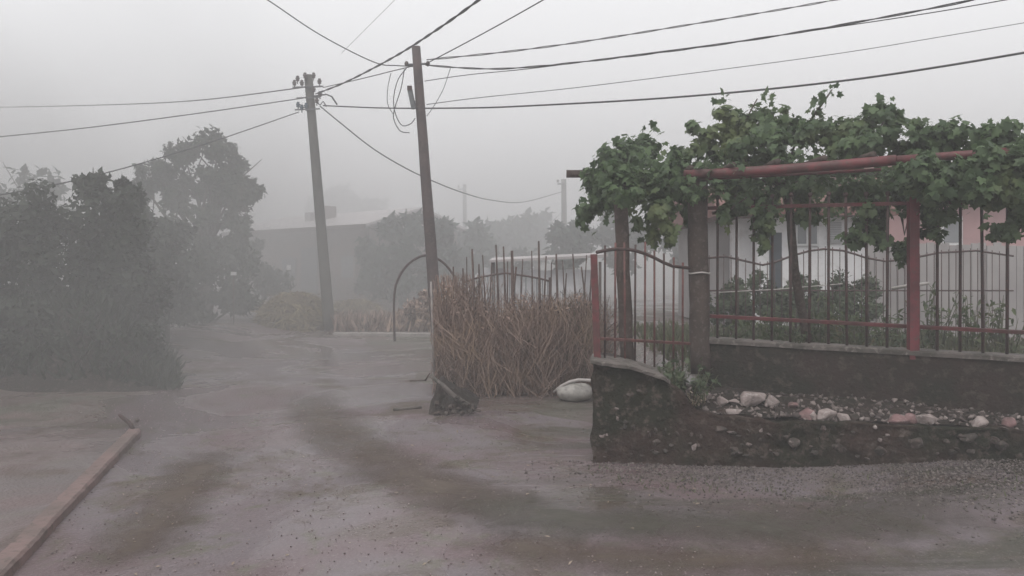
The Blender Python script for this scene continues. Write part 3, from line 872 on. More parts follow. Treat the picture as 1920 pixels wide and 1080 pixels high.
# weeds on the wall end, by the gate foot
def weed_patch(name, label, cat, c, n, spread, h, mat, leaf=.03):
    """small leafy weed: arching stems with leaves up them"""
    root = thing(name, label, cat, c)
    mb = MB(); pos_, nn = [], []
    for i in range(n):
        a = random.uniform(0, 6.28); r = abs(random.gauss(0, .5)) * spread
        b = Vector(c) + Vector((r * math.cos(a), r * math.sin(a) * .6, 0))
        hh = h * random.uniform(.5, 1.1); lean = Vector((math.cos(a), math.sin(a), 0)) * hh * random.uniform(.1, .55)
        pts = [b, b + lean * .35 + Vector((0, 0, hh * .5)), b + lean + Vector((0, 0, hh))]
        mb.tube(pts, [.004, .003, .0015], 4)
        for k in range(7):
            t = .25 + .75 * random.random()
            q = (pts[0].lerp(pts[1], t * 2) if t < .5 else pts[1].lerp(pts[2], t * 2 - 1))
            pos_.append(q + Vector((random.gauss(0, .3), random.gauss(0, .3), random.gauss(0, .2))) * leaf); nn.append(1)
    mb.build("stems", M['grass'], root)["kind"] = "stuff"
    pos_ = np.array([tuple(p) for p in pos_]); N = len(pos_)
    tv = [(0, 0, 0), (.3, .45, .03), (0, 1, -.06), (-.3, .45, .03)]
    o = scatter("leaves", tv, [(0, 1, 2), (0, 2, 3)], pos_, frames(rand_dirs(N) + [0, 0, .8], rand_dirs(N)), rng.uniform(.6, 1.3, N) * leaf * 1.3, mat, root)
    o["kind"] = "stuff"
    return root
weed_patch("weed", "grey green trailing weed on the sloping end of the low wall", "weed", (1.40, 6.42, .52), 60, .42, .26, M['weed'], .042)
weed_patch("weed", "leafy green weed at the foot of the thick grey post", "weed", (1.48, 6.72, .58), 16, .16, .22, M['weed'], .04)
weed_patch("weed", "pale flowering weed growing at the left start of the rubble", "weed", (1.52, 6.34, .42), 20, .12, .17, M['dry_leaf'], .032)
weed_patch("weed", "low green weed on the wall top under the leaning vine trunk", "weed", (2.62, 6.98, .93), 10, .14, .1, M['weed'], .03)

# dry russet bush behind the fence's left end
def shrub(name, label, clumps, n, leaf, mat, base, cat="shrub", group=None, subs=9, stems=7, tips_up=0.0, stem_mat='bark', spread=.36, sr=1.0):
    root = thing(name, label, cat, base, group)
    p, nn = clump_points(clumps, n, subs, spread)
    N = len(p)
    mb = MB()
    for c, r, w in clumps[:stems]:
        b = Vector(base) + Vector((random.gauss(0, .12), random.gauss(0, .12), 0)); e = Vector(c)
        m_ = b.lerp(e, .5) + Vector((random.gauss(0, .1), random.gauss(0, .1), .1))
        mb.tube([b, m_, e, e + (e - m_) * .25], [(.03 + .01 * e.z) * sr, (.022 + .005 * e.z) * sr, .014 * sr, .004], 6)
    mb.build("stems", M[stem_mat], root)["kind"] = "stuff"
    tv = [(0, 0, 0), (.3, .4, .05), (0, 1, -.08), (-.3, .4, .05)]
    o = scatter("foliage", tv, [(0, 1, 2), (0, 2, 3)], p, frames(nn + [0, -.1, .35], rand_dirs(N) + [0, 0, tips_up]), rng.uniform(.6, 1.35, N) * leaf, mat, root)
    o["kind"] = "stuff"
    return root
def CL(px, py, rx, ry, Y, rz=None, w=1.0):
    s = Y / F
    return (P(px, py, Y), (rx * s, rz if rz else max(.3, rx * s * .8), ry * s), w)

# ---------------------------------------------------------------- garden behind the fence
def garden_plant(x, y, h, n, label, mat='garden_leaf', leaf=.09, name="garden_plant", spread=.25):
    root = thing(name, label, "plant", (x, y, G(x, y)), "leafy plants in the garden")
    mb = MB(); pos_ = []
    for i in range(n):
        a = random.uniform(0, 6.28); r = spread * random.random()
        b = Vector((x + r * math.cos(a) * .5, y + r * math.sin(a) * .5, G(x, y) - .02)); hh = h * random.uniform(.65, 1.05)
        e = b + Vector((r * math.cos(a), r * math.sin(a), hh))
        mid = b.lerp(e, .5) + Vector((random.gauss(0, .03), random.gauss(0, .03), 0))
        mb.tube([b, mid, e], [.009, .007, .003], 5)
        for k in range(int(9 + h * 7)):
            t = .2 + .8 * random.random(); q = b.lerp(mid, t * 2) if t < .5 else mid.lerp(e, 2 * t - 1)
            pos_.append(tuple(q + Vector((random.gauss(0, .04), random.gauss(0, .04), random.gauss(0, .02)))))
    mb.build("stems", M['grass'], root)["kind"] = "stuff"
    pos_ = np.array(pos_); N = len(pos_)
    tv = [(0, 0, 0), (.22, .35, .04), (.14, .75, .0), (0, 1.05, -.12), (-.14, .75, .0), (-.22, .35, .04)]
    o = scatter("leaves", tv, [(0, 1, 2, 3), (0, 3, 4, 5)], pos_, frames(rand_dirs(N) * .6 + [0, 0, .9], rand_dirs(N) + [0, 0, -.2]), rng.uniform(.7, 1.3, N) * leaf, M[mat], root)
    o["kind"] = "stuff"
    return root
gp = [(1350, 9.6, .45, 8, "low greyish plant just right of the thick grey post"), (1405, 10.4, .55, 9, "short yellowing plant behind the second and third fence bars"), (1447, 9.2, .62, 9, "yellow flecked plant left of the leaning vine trunk"), (1478, 10.8, .6, 8, "dull green plant close behind the vine trunk"),
      (1540, 9.4, .68, 12, "bushy green plant right of the vine trunk"), (1575, 10.2, .8, 12, "tallest leafy green plant in the middle of the garden"), (1610, 9.0, .55, 9, "low broad green plant behind the ninth fence bar"), (1655, 10.6, .6, 9, "dark green plant left of the bright red post"),
      (1690, 9.2, .4, 7, "small plant at the foot of the bright red post"), (1745, 10.0, .9, 12, "green shrub right of the bright red post"), (1810, 9.6, .8, 10, "green plant beyond the last fence bars"), (1880, 9.5, .8, 10, "green plant at the right end of the fence")]
for px, Y, h, n_, lab in gp:
    garden_plant(X_at(px, Y), Y, h, n_, lab, 'garden_leaf' if 'yellow' in lab or 'green' in lab else 'weed')
# ground cover of the garden
N = 6500
gxs = rng.uniform(2.0, 7.5, N); gys = rng.uniform(7.5, 14.5, N)
keep = np.array([nz(a, b, 4, .8) > -.12 for a, b in zip(gxs, gys)]); gxs, gys = gxs[keep], gys[keep]; N = len(gxs)
pos = np.array([(a, b, G(a, b)) for a, b in zip(gxs, gys)])
blade = [(-.09, 0, 0), (.09, 0, 0), (.06, .6, .06), (0, 1, .25)]
tag(scatter("ground_cover", blade, [(0, 1, 2, 3)], pos, frames(rand_dirs(N) * [1, 1, .2], rand_dirs(N) * .45 + [0, 0, 1]), rng.uniform(.08, .26, N), M['grass']), "weedy grass covering the garden soil behind the fence", "grass", kind="stuff")

shrub("garden_hedge", "grey green clipped shrubs in front of the white house", [CL(1345 + k * 42, 548 + random.uniform(-6, 6), 34, 40 + random.uniform(-4, 4), 12.0, .4) for k in range(8)] + [CL(1340 + k * 36, 585, 34, 34, 11.8, .4) for k in range(9)], 1300, .06, M['weed'], (X_at(1480, 12), 12.0, .5), "hedge", sr=.25)
# wavy topped thin garden fence
wf = thing("garden_fence", "thin dark garden fence with a wavy top in front of the white house", "fence", (X_at(1480, 11), 11.0, .5))
wave = [(1325, 484), (1360, 481), (1395, 489), (1430, 497), (1452, 492), (1490, 478), (1520, 470), (1545, 467), (1580, 470), (1605, 477), (1622, 483), (1660, 490), (1700, 486), (1760, 474), (1830, 470), (1900, 480)]
MB().tube([P(a, b, 11.0) for a, b in wave], .016, 6).build("rail", M['rust'], wf)
MB().tube([P(1325, 545, 11.02), P(1900, 545, 11.02)], .012, 5).build("rail", M['rust'], wf)
for k in range(42):
    px = 1330 + k * 13.6
    q = P(px, interp(wave, px), 11.0)
    MB().tube([(q.x, q.y, .42), (q.x, q.y, q.z + .04)], .0065, 4).build("bar", M['rust'], wf)
# plank fence / board wall on the right in the garden
bf = thing("board_fence", "greyish upright board fence behind the garden near the white house", "fence", P(1700, 520, 12.6))
for k in range(22):
    px0 = 1632 + k * 14
    x = X_at(px0, 12.6); zt = P(0, 458 + random.uniform(-4, 4), 12.6).z
    MB().box((x, 12.6 + random.uniform(-.012, .012), (.3 + zt) / 2), (.118, .03, zt - .3), random.uniform(-.02, .02), .004).build("board", M['grey_wall'], bf)
MB().box((X_at(1780, 12.65), 12.64, 1.0), (3.2, .03, .09)).build("rail", M['wood'], bf)
# white pole lying across the garden
tag(MB().tube([P(1672, 541, 9.8), P(1700, 536, 9.75), P(1742, 531, 9.7)], .022, 7).build("white_pipe", M['pale_pipe']), "thin white pipe held level across the garden near the red post", "pipe")
# clothes-line like wires
tag(MB().tube([P(1335, 549, 11), P(1450, 543, 10.9), P(1580, 532, 10.8)], .007, 5).build("garden_wire", M['pale_pipe']), "pale wire strung low across the garden behind the vine trunk", "wire")

# ---------------------------------------------------------------- white house in the garden
HYd = 14.0
house = thing("white_house", "white plastered house with shuttered windows seen behind the iron fence", "house", (X_at(1500, HYd), HYd, .45))
def hbox(px0, px1, py0, py1, Y, depth, name, mat, parent, bev=0.0):
    a, b = P(px0, py0, Y), P(px1, py1, Y)
    z0, z1 = min(a.z, b.z), max(a.z, b.z)
    mb = MB(); mb.box(((a.x + b.x) / 2, Y + depth / 2, (z0 + z1) / 2), (b.x - a.x, depth, z1 - z0), 0, 0, bev)
    return mb.build(name, mat, parent)
hbox(1420, 1640, 396, 612, HYd, 5.0, "wall", M['white_wall'], house)
w2 = hbox(1385, 1419.6, 396, 610, HYd + .4, 4.4, "wall", M['white_wall'], house)
hbox(1345, 1384.6, 398, 610, HYd + 1.0, 3.5, "wall", M['grey_wall'], house)  # shaded wall of the white house: its shade is put into the grey colour
rf = MB()
ra, rb = P(1335, 395, HYd), P(1660, 395, HYd)
rf.add([(ra.x, HYd - .5, ra.z), (rb.x, HYd - .5, ra.z), (rb.x, HYd + 2.5, ra.z + .75), (ra.x, HYd + 2.5, ra.z + .75), (ra.x, HYd + 5.5, ra.z), (rb.x, HYd + 5.5, ra.z), (ra.x, HYd - .5, ra.z - .12), (rb.x, HYd - .5, ra.z - .12), (ra.x, HYd + 5.5, ra.z - .12), (rb.x, HYd + 5.5, ra.z - .12)],
       [(0, 1, 2, 3), (3, 2, 5, 4), (6, 7, 1, 0), (4, 5, 9, 8), (7, 6, 8, 9), (6, 0, 3, 4, 8), (1, 7, 9, 5, 2)])
rf.build("roof", M['tile_roof'], house)
hbox(1443, 1466, 436, 608, HYd - .02, .03, "door", M['door_blue'], house)
for px0, px1, py0, py1 in ((1492, 1536, 415, 461),):
    w = hbox(px0, px1, py0, py1, HYd - .06, .055, "window", M['frame_white'], house)
    for a_, b_ in ((px0 + 4, (px0 + px1) / 2 - 2), ((px0 + px1) / 2 + 2, px1 - 4)):
        hbox(a_, b_, py0 + 5, py1 - 4, HYd - .068, .006, "pane", M['glass'], w)
w = hbox(1553, 1582, 412, 456, HYd - .06, .055, "window", M['frame_white'], house)
for k in range(9):
    y0 = 416 + k * 4.3
    hbox(1557, 1578, y0, y0 + 3.4, HYd - .085, .022, "slat", M['shutter'], w)
w = hbox(1600, 1628, 412, 456, HYd - .06, .055, "window", M['frame_white'], house)
hbox(1604, 1624, 417, 452, HYd - .068, .006, "pane", M['glass'], w)
pk = thing("pink_house", "dull pink plastered house glimpsed right of the white house", "house", (X_at(1760, 17), 17, .4))
hbox(1655, 1960, 373, 590, 17, 5, "wall", M['pink_wall'], pk)
q0, q1 = P(1640, 372, 17), P(1985, 372, 17)
MB().add([(q0.x, 16.6, q0.z), (q1.x, 16.6, q0.z), (q1.x, 19.5, q0.z + 1.2), (q0.x, 19.5, q0.z + 1.2), (q0.x, 22.4, q0.z), (q1.x, 22.4, q0.z)], [(0, 1, 2, 3), (3, 2, 5, 4), (1, 0, 4, 5), (0, 3, 4), (1, 5, 2)]).build("roof", M['tile_roof'], pk)
w = hbox(1765, 1805, 405, 460, 16.94, .055, "window", M['frame_white'], pk)
hbox(1770, 1800, 410, 455, 16.93, .008, "pane", M['glass'], w)

# ---------------------------------------------------------------- brush fence
bfn = thing("brush_fence", "tangled dry brushwood fence with tall thin stakes beside the road", "fence", (0, 10.2, 0))
def bf_y(x): return 10.05 + .22 * (x - .1) ** 2
stk = [(885, 467, 888, 3), (898, 495, 902, 2), (930, 459, 938, 2), (944, 462, 952, 2), (960, 470, 962, 5), (968, 500, 960, 3), (1010, 452, 1016, 3), (1024, 480, 1012, 2), (1043, 476, 1047, 3), (1074, 476, 1096, 2), (1090, 500, 1118, 2), (868, 503, 868, 2), (850, 500, 850, 2), (1062, 512, 1058, 2), (1110, 490, 1104, 2), (832, 520, 830, 2), (905, 478, 915, 1), (922, 492, 918, 1), (952, 490, 946, 1), (980, 486, 974, 1), (997, 470, 1004, 1), (1034, 492, 1026, 1), (1055, 488, 1066, 1), (875, 482, 880, 1), (1100, 478, 1090, 1)]
for px, py, bx, w in stk:
    y = bf_y(X_at(px, 10)) + random.uniform(-.12, .05)
    t_, b_ = P(px, py, y), P(bx, 735, y)
    mid = t_.lerp(b_, .5) + Vector((random.gauss(0, .02), 0, 0))
    MB().tube([(b_.x, y, -.05), mid, t_], [.010 + .0052 * w, .008 + .0046 * w, .005 + .0028 * w], 6).build("stake", M['stake'], bfn)
def twigs(N, xr, hfun, yfun, thick, lean, mat, name, parent, ystd=.14, zlow=0.0):
    V, fl, cnt = [], [], []
    off = ORG[parent] if parent is not None else Vector((0, 0, 0))
    for i in range(N):
        x = random.uniform(*xr); y = yfun(x) + random.gauss(0, ystd)
        H = hfun(x); z0 = max(0, random.uniform(-.25, .62) * H) * (1 if zlow == 0 else zlow) ; L = H * random.uniform(.3, .75)
        if z0 + L > H * 1.08: L = H * 1.08 - z0
        if L < .05: continue
        a = random.gauss(0, lean); c = random.gauss(0, .19)
        b = Vector((x, y, z0)); e = b + Vector((math.sin(a) * L, random.gauss(0, .12) * L, math.cos(a) * L)); m_ = b.lerp(e, .5) + Vector((c * L, 0, c * .2 * L))
        if min(b.x, e.x, m_.x) < xr[0] - .04: continue
        r = thick * random.uniform(.5, 1.5); s = len(V)
        for p, rr in ((b, r), (m_, r * .85), (e, r * .35)):
            for k in range(3):
                t = k * 2.0944
                V.append((p.x + rr * math.cos(t) - off.x, p.y + rr * math.sin(t) - off.y, p.z - off.z))
        for j in range(2):
            for k in range(3):
                k2 = (k + 1) % 3
                fl += [s + j * 3 + k, s + j * 3 + k2, s + j * 3 + 3 + k2, s + j * 3 + 3 + k]; cnt.append(4)
    return link_mesh(name, np_mesh(name, V, fl, cnt, mat), parent)
def bf_h(x):
    return 1.17 + .24 * nz(x, 0, 0, 2.0) + .22 * nz(x, 0, 3, 5.5) + .12 * nz(x, 0, 8, 15) + .14 * ss(.45, .8, x) * ss(1.1, .9, x) + .22 * ss(-.5, -.95, x)
o = twigs(7200, (-1.06, 1.16), bf_h, lambda x: bf_y(x) - .12 + .16 * nz(x, 0, 5, 4), .0048, .5, M['twig'], "brushwood", bfn, .2); o["kind"] = "stuff"
o = twigs(700, (-1.05, 1.15), lambda x: bf_h(x) * 1.0, bf_y, .011, .28, M['stake'], "branches", bfn, .1); o["kind"] = "stuff"
o = twigs(900, (-1.0, 1.1), lambda x: bf_h(x) * .9, lambda x: bf_y(x) - .12, .005, 1.2, M['twig'], "tangle", bfn, .1); o["kind"] = "stuff"
o = twigs(500, (-1.0, -.35), lambda x: 1.45 + .1 * nz(x, 3, 0, 5), bf_y, .005, .3, M['twig'], "plumes", bfn, .12, 1.6); o["kind"] = "stuff"
# dry leaves and seed heads caught in it
N = 4200
lx = rng.uniform(-1.05, 1.15, N)
lz = rng.beta(1.6, 1.2, N)
pos = np.array([(x, bf_y(x) - .12 + .14 * rng.normal(), max(.03, z * bf_h(x) * 1.05)) for x, z in zip(lx, lz)])
tv4 = [(0, 0, 0), (.2, .45, .06), (0, 1, -.08), (-.2, .45, .06)]
o = scatter("dry_leaves", tv4, [(0, 1, 2), (0, 2, 3)], pos, rand_rot(N), rng.uniform(.022, .07, N), M['twig'], bfn); o["kind"] = "stuff"
N = 900
lx = np.clip(rng.choice([-.45, .0, .02, .05, -.9, -.8, .35, .6, .75], N) + rng.normal(0, .16, N), -1.03, 1.1); lz = rng.uniform(.05, 1.25, N)
pos = np.array([(x, bf_y(x) - .25 + .05 * rng.normal(), z) for x, z in zip(lx, lz)])
o = scatter("pale_leaves", tv4, [(0, 1, 2), (0, 2, 3)], pos, rand_rot(N), rng.uniform(.015, .05, N), M['dry_leaf'], bfn); o["kind"] = "stuff"
# upright pale pole that closes the fence at its left end
q0, q1 = P(815, 712, 9.9), P(808, 528, 9.9)
MB().tube([q0, q0.lerp(q1, .5), q1], [.018, .016, .013], 7).build("end_pole", M['kerb'], bfn)
# green stems growing through at the right end
o = twigs(260, (.6, 1.05), lambda x: 1.25, lambda x: bf_y(x) - .1, .005, .25, M['grass'], "green_stems", bfn); o["kind"] = "stuff"

db = shrub("dry_bush", "dry russet bush behind the left end of the brush fence", [CL(785, 578, 30, 28, 19.4, .5), CL(812, 565, 30, 30, 19.4, .5), CL(765, 590, 24, 24, 19.6, .5), CL(800, 606, 34, 22, 19.3, .5), CL(835, 590, 30, 34, 19.5, .5)], 900, .10, M['twig'], (X_at(805, 19.5), 19.5, .08), stem_mat='stake', tips_up=.6, sr=.3)

# ---------------------------------------------------------------- earth bank by the brush fence
def bank():
    root = thing("earth_bank", "dark wedge of earth and concrete in front of the brush fence's left end", "bank", P(840, 780, 8.4))
    xa, xb = X_at(806, 8.5), X_at(893, 8.6)
    V, fl = [], []; nx_, ny_ = 26, 16
    for i in range(nx_):
        t = i / (nx_ - 1); x = xa + (xb - xa) * t
        top = (.45 * (1 - t) ** 1.15 + .05) * (.25 + .75 * ss(-.02, .2, t))
        for j in range(ny_):
            u = j / (ny_ - 1)
            y = 8.22 + .1 * t + u * 1.6
            rise = ss(-.02, .3, u)
            z = top * rise * (1 - .55 * ss(.3, 1, u)) - .03
            V.append((x + .02 * nz(x, z, 1, 7), y + .07 * nz(x, z, 2, 5) + .03 * nz(x, z, 2, 14), z + (.05 * nz(x, y, 3, 6) + .025 * nz(x, y, 3, 17)) * rise))
    for i in range(nx_ - 1):
        for j in range(ny_ - 1):
            fl += [i * ny_ + j, (i + 1) * ny_ + j, (i + 1) * ny_ + j + 1, i * ny_ + j + 1]
    cnt = [4] * (len(fl) // 4)
    # close the high left side
    base = len(V)
    for j in range(ny_): V.append((V[j][0], V[j][1], -.1))
    for j in range(ny_ - 1):
        fl += [j, j + 1, base + j + 1, base + j]; cnt.append(4)
    under(root, np_mesh("earth_body", V, fl, cnt, M['earth'], True), "earth_body")
    pts = [P(806, 704, 8.42), P(830, 722, 8.42), P(850, 742, 8.45), P(872, 757, 8.5), P(892, 766, 8.55)]
    MB().tube(pts, [.02, .026, .03, .034, .028], 7).build("pale_edge", M['cap'], root)
    for px, py in ((868, 752), (880, 758), (886, 764), (858, 745), (820, 774), (836, 776), (851, 772), (866, 774), (880, 772), (829, 762), (845, 764), (818, 756), (862, 766), (895, 770)):
        me = rock_mesh(int(px), (random.uniform(.05, .12), .08, random.uniform(.04, .09))); me.materials.append(M['stone_dark'])
        o = link_mesh("stone", me, root); o.location = P(px, py, 8.40 if py < 770 else 8.3) - ORG[root]; o.rotation_euler = (0, 0, random.uniform(0, 6))
bank()
tag(MB().tube([P(797, 714, 8.3), P(803, 704, 8.3), P(806, 700, 8.35)], .009, 5).build("bent_wire", M['rust']), "short bent wire sticking out at the top of the earth bank", "wire")
tag(MB().tube([Vector((X_at(738, 8.6), 8.6, .016)), Vector((X_at(790, 8.75), 8.75, .018))], [.02, .016], 6).build("pale_stick", M['cap']), "pale stick lying on the road left of the earth bank", "stick")
tag(MB().tube([Vector((X_at(768, 10.9), 10.9, .012)), Vector((X_at(800, 11.0), 11.0, .012))], [.014, .01], 6).build("dark_twig", M['stake']), "thin dark twig on the wet road before the brush fence's left end", "twig")

# sack and pale hoop beside the low wall
sk = MB(); sk.ball((0, 0, 0), 1, 16, 10, (.24, .17, .115))
sq = P(1080, 738, 9.3)
sk.v = [(sq.x + x * (1 + .15 * nz(x * 8, y * 8, z * 8)), sq.y + y, max(.0, .1 + z * (1 + .35 * nz(x * 9, y * 9, 2)) + .02 * nz(x * 20, y * 20, z * 20))) for x, y, z in sk.v]
tag(sk.build("sack", M['sack']), "lumpy pale sack lying on the ground left of the low wall", "sack")
tag(MB().tube([P(1038, 735, 9.35), P(1052, 724, 9.3), P(1068, 716, 9.25), P(1085, 712, 9.2), P(1106, 713, 9.15), P(1130, 722, 9.1), P(1150, 745, 9.1)], [.014, .018, .02, .02, .02, .018, .018], 8).build("bent_pipe", M['pale_pipe']), "pale bent pipe arching over the sack", "pipe")

# rebar stub at the pad's corner
tag(MB().tube([P(250, 806, 7.28), P(245, 797, 7.3), P(240, 791, 7.3), P(226, 780, 7.3), P(223, 777, 7.3)], [.02, .02, .02, .017, .012], 6).build("rebar_stub", M['rust']), "bent dark rod sticking up at the end of the reddish kerb", "rod")
me = rock_mesh(55, (.07, .06, .05)); me.materials.append(M['stone_dark'])
o = link_mesh("dark_pebble", me); o.location = (X_at(256, 7.95), 7.95, .02); tag(o, "single dark pebble just beyond the bent dark rod", "stone")

# ---------------------------------------------------------------- arch hoop, mid fences, shed
ar = MB(); pts = [(740, 640), (739, 560), (746, 525), (764, 497), (788, 481), (806, 480), (828, 490), (846, 510), (858, 540), (862, 640)]
ar.tube(smooth_line([P(a, b, 14.6) for a, b in pts], 6), .024, 7)
tag(ar.build("hoop", M['rust']), "rusty thin metal hoop arching behind the nearer utility pole", "hoop")
mg = thing("yard_gate", "small arched metal gate showing above the brush fence", "gate", (X_at(960, 13.4), 13.4, 0))
top = [(870, 530), (895, 521), (925, 515), (950, 512), (962, 514), (990, 518), (1015, 523), (1030, 527)]
MB().tube([P(a, b, 13.4) for a, b in top], .018, 6).build("arched_rail", M['rust'], mg)
for k in range(16):
    px = 874 + k * 10.2
    q = P(px, interp(top, px), 13.4)
    MB().tube([(q.x, q.y, .1), (q.x, q.y, q.z - .005)], .009, 4).build("bar", M['grey_metal'], mg)
for px in (868, 1031):
    q = P(px, 520, 13.4)
    MB().tube([(q.x, q.y, 0), q], .03, 4, square=True).build("post", M['rust'], mg)
sh = thing("shed", "low shed with white wall panels and a pale flat roof behind the brush fence", "shed", (X_at(1010, 18), 18, 0))
for k in range(8):
    x0 = 905 + k * 26
    a, b = P(x0, 505 + random.uniform(-3, 3), 18), P(x0 + 25, 600, 18)
    MB().box(((a.x + b.x) / 2, 18.03 + .012 * (k % 2), a.z / 2), (b.x - a.x, .05, a.z)).build("panel", M['sheet_white'], sh)
a, b = P(918, 488, 18), P(1135, 478, 18.2)
MB().add([(a.x, 17.7, a.z), (b.x, 17.7, b.z), (b.x, 21, b.z + .12), (a.x, 21, a.z + .12), (a.x, 17.7, a.z - .06), (b.x, 17.7, b.z - .06), (b.x, 21, b.z + .05), (a.x, 21, a.z + .05)],
         [(0, 1, 2, 3), (4, 7, 6, 5), (4, 5, 1, 0), (5, 6, 2, 1), (6, 7, 3, 2), (7, 4, 0, 3)]).build("roof", M['metal_roof'], sh)
for px in (925, 1125):
    q = P(px, 487, 17.85); MB().tube([(q.x, q.y, 0), (q.x, q.y, q.z - .05)], .04, 6).build("post", M['wood'], sh)

# low kerb in front of the yard
k0, k1 = P(626, 633, 18.6), P(822, 633, 18.4)
kb = MB()
m = 22; vs, fs = [], []
for i in range(m):
    t = i / (m - 1); x = k0.x + (k1.x - k0.x) * t
    h = .10 + .012 * nz(x, 0, 0, 3)
    for dy, z in ((0, -.05), (0, h - .02), (.02, h), (.16, h), (.17, -.05)):
        vs.append((x, 18.55 - .15 * t + dy + .015 * nz(x, z, 2, 3), z))
for i in range(m - 1):
    for k in range(4):
        fs.append((i * 5 + k, (i + 1) * 5 + k, (i + 1) * 5 + k + 1, i * 5 + k + 1))
fs.append(tuple(range(5))); fs.append(tuple((m - 1) * 5 + k for k in range(4, -1, -1)))
kb.add(vs, fs)
tag(kb.build("kerb", M['kerb']), "long pale low kerb between the two utility poles", "kerb")

# ---------------------------------------------------------------- hay heaps
def haystack(label, px, Y, wpx, toppy, dy, n, seed):
    cx = X_at(px, Y); rxm = wpx / 2 * Y / F; h = P(px, toppy, Y).z
    root = thing("hay_heap", label, "hay heap", (cx, Y, 0), "hay heaps beside the farther utility pole")
    V, fl = [], []; nu, nv = 22, 9
    prof = lambda v: (1 - v ** 2.6) ** .5
    for j in range(nv):
        v = j / (nv - 1)
        for i in range(nu):
            a = 2 * math.pi * i / nu
            r = prof(v * .985) * (1 + .16 * nz(math.cos(a) * 2, math.sin(a) * 2, v + seed, 1.1))
            V.append((rxm * r * math.cos(a), dy * r * math.sin(a), h * v * (1 + .1 * nz(math.cos(a), math.sin(a), seed, 1.5)) - .04))
    for j in range(nv - 1):
        for i in range(nu):
            i2 = (i + 1) % nu
            fl += [j * nu + i, j * nu + i2, (j + 1) * nu + i2, (j + 1) * nu + i]
    cnt = [4] * (len(fl) // 4)
    fl += [(nv - 1) * nu + i for i in range(nu)]; cnt.append(nu)
    link_mesh("heap_body", np_mesh("heap_body", V, fl, cnt, M['hay_core'], True), root)
    a = rng.uniform(0, 2 * np.pi, n); v = rng.uniform(0, .98, n)
    r = (1 - v ** 2.6) ** .5 * 1.0
    pos = np.stack([cx + rxm * r * np.cos(a), Y + dy * r * np.sin(a), h * v], 1)
    nrm = np.stack([np.cos(a) * (1 - v), np.sin(a) * (1 - v), v + .1], 1) + .4 * rand_dirs(n)
    td = np.stack([np.cos(a) * .5, np.sin(a) * .5, -.6 + 0 * a], 1) + .7 * rand_dirs(n)
    o = scatter("hay_strands", [(-.05, 0, 0), (.05, 0, 0), (.04, .55, .1), (0, 1, .05), (-.04, .55, .1)], [(0, 1, 2, 4), (4, 2, 3)], pos, frames(nrm, td), rng.uniform(.15, .38, n), M['hay'], root)
    o["kind"] = "stuff"
haystack("rounded straw coloured hay heap left of the farther utility pole", 552, 20.6, 128, 546, 1.0, 2600, 1)
haystack("low flattened pale hay heap right of the farther utility pole", 665, 23.5, 110, 560, .9, 1500, 5)
# russet weeds in the yard behind the kerb
N = 2600
px_ = rng.uniform(628, 815, N); Yd = rng.uniform(19.0, 22.5, N)
pos = np.stack([(px_ - 960) / F * Yd, Yd, np.full(N, .08)], 1)
tag(scatter("dry_weeds", blade, [(0, 1, 2, 3)], pos, frames(rand_dirs(N) * [1, 1, .2], rand_dirs(N) * .5 + [0, 0, 1]), rng.uniform(.12, .5, N), M['twig']), "dry russet weeds in the yard behind the pale kerb", "weeds", kind="stuff")

# ---------------------------------------------------------------- utility poles
p1 = thing("utility_pole", "nearer dark wooden utility pole leaning left behind the brush fence", "utility pole", (X_at(817, 14), 14.0, 0), "utility poles")
T1, B1 = P(780, 88, 14.0), Vector((X_at(824, 14), 14.0, -.1))
def pole_at(T_, B_, z): return B_.lerp(T_, (z - B_.z) / (T_.z - B_.z))
mb = MB(); mb.tube([B1.lerp(T1, i / 10) + Vector((.01 * nz(i, 0, 0, .8), 0, 0)) for i in range(11)], [.125 - .0042 * i for i in range(11)], 12)
mb.build("shaft", M['pole_wood'], p1)
zc = P(0, 122, 14).z
q = pole_at(T1, B1, zc)
MB().tube([q + Vector((-.19, -.02, 0)), q + Vector((.19, -.02, .02))], .022, 6).build("hook_bolt", M['grey_metal'], p1)
for s in (-1, 1):
    ins = MB(); ins.ball(q + Vector((s * .2, -.02, .02)), .04, 8, 6, (1, 1, 1.3)); ins.build("insulator", M['porcelain'], p1)
bx = MB(); t0, t1 = P(768, 166, 13.9), P(776, 204, 13.9)
bx.tube([t0, t1], .055, 4, square=True); jb = bx.build("junction_box", M['grey_metal'], p1)
MB().tube([P(764, 165, 13.88), P(772, 165, 13.88)], .06, 4, square=True).build("lid", M['rust'], jb)
MB().tube([P(776, 190, 13.95), P(788, 192, 14.0)], .015, 5).build("bracket", M['grey_metal'], p1)

p2 = thing("utility_pole", "farther grey utility pole with crossarms and insulators beyond the hay heap", "utility pole", (X_at(620, 20), 20.0, 0), "utility poles")
T2, B2 = P(578, 141, 20.0), Vector((X_at(619, 20), 20.0, -.1))
mb = MB(); mb.tube([B2.lerp(T2, i / 10) for i in range(11)], [.155 - .0045 * i for i in range(11)], 12)
mb.build("shaft", M['pole_conc'], p2)
def arm(z_py, x0, x1, r=.03):
    q = pole_at(T2, B2, P(0, z_py, 20).z)
    a, b = P(x0, z_py + 1, 19.85), P(x1, z_py - 1, 19.85)
    return MB().tube([a, b], r, 4, square=True).build("crossarm", M['grey_metal'], p2)
arm(163, 549, 606); arm(183, 556, 600, .026); arm(205, 553, 600, .026)
def insul(px, py, mk='porcelain', up=1):
    q = P(px, py, 19.85); mb = MB()
    mb.tube([q + Vector((0, 0, -.07)), q + Vector((0, 0, .1))], .014, 5)
    for dz, r in ((.02, .055), (.07, .065), (.12, .045)): mb.ball(q + Vector((0, 0, dz * up)), r, 8, 4, (1, 1, .55))
    mb.build("insulator", M[mk], p2)
for px, py in ((558, 152), (552, 160), (566, 160), (599, 157), (572, 146), (588, 146)): insul(px, py)
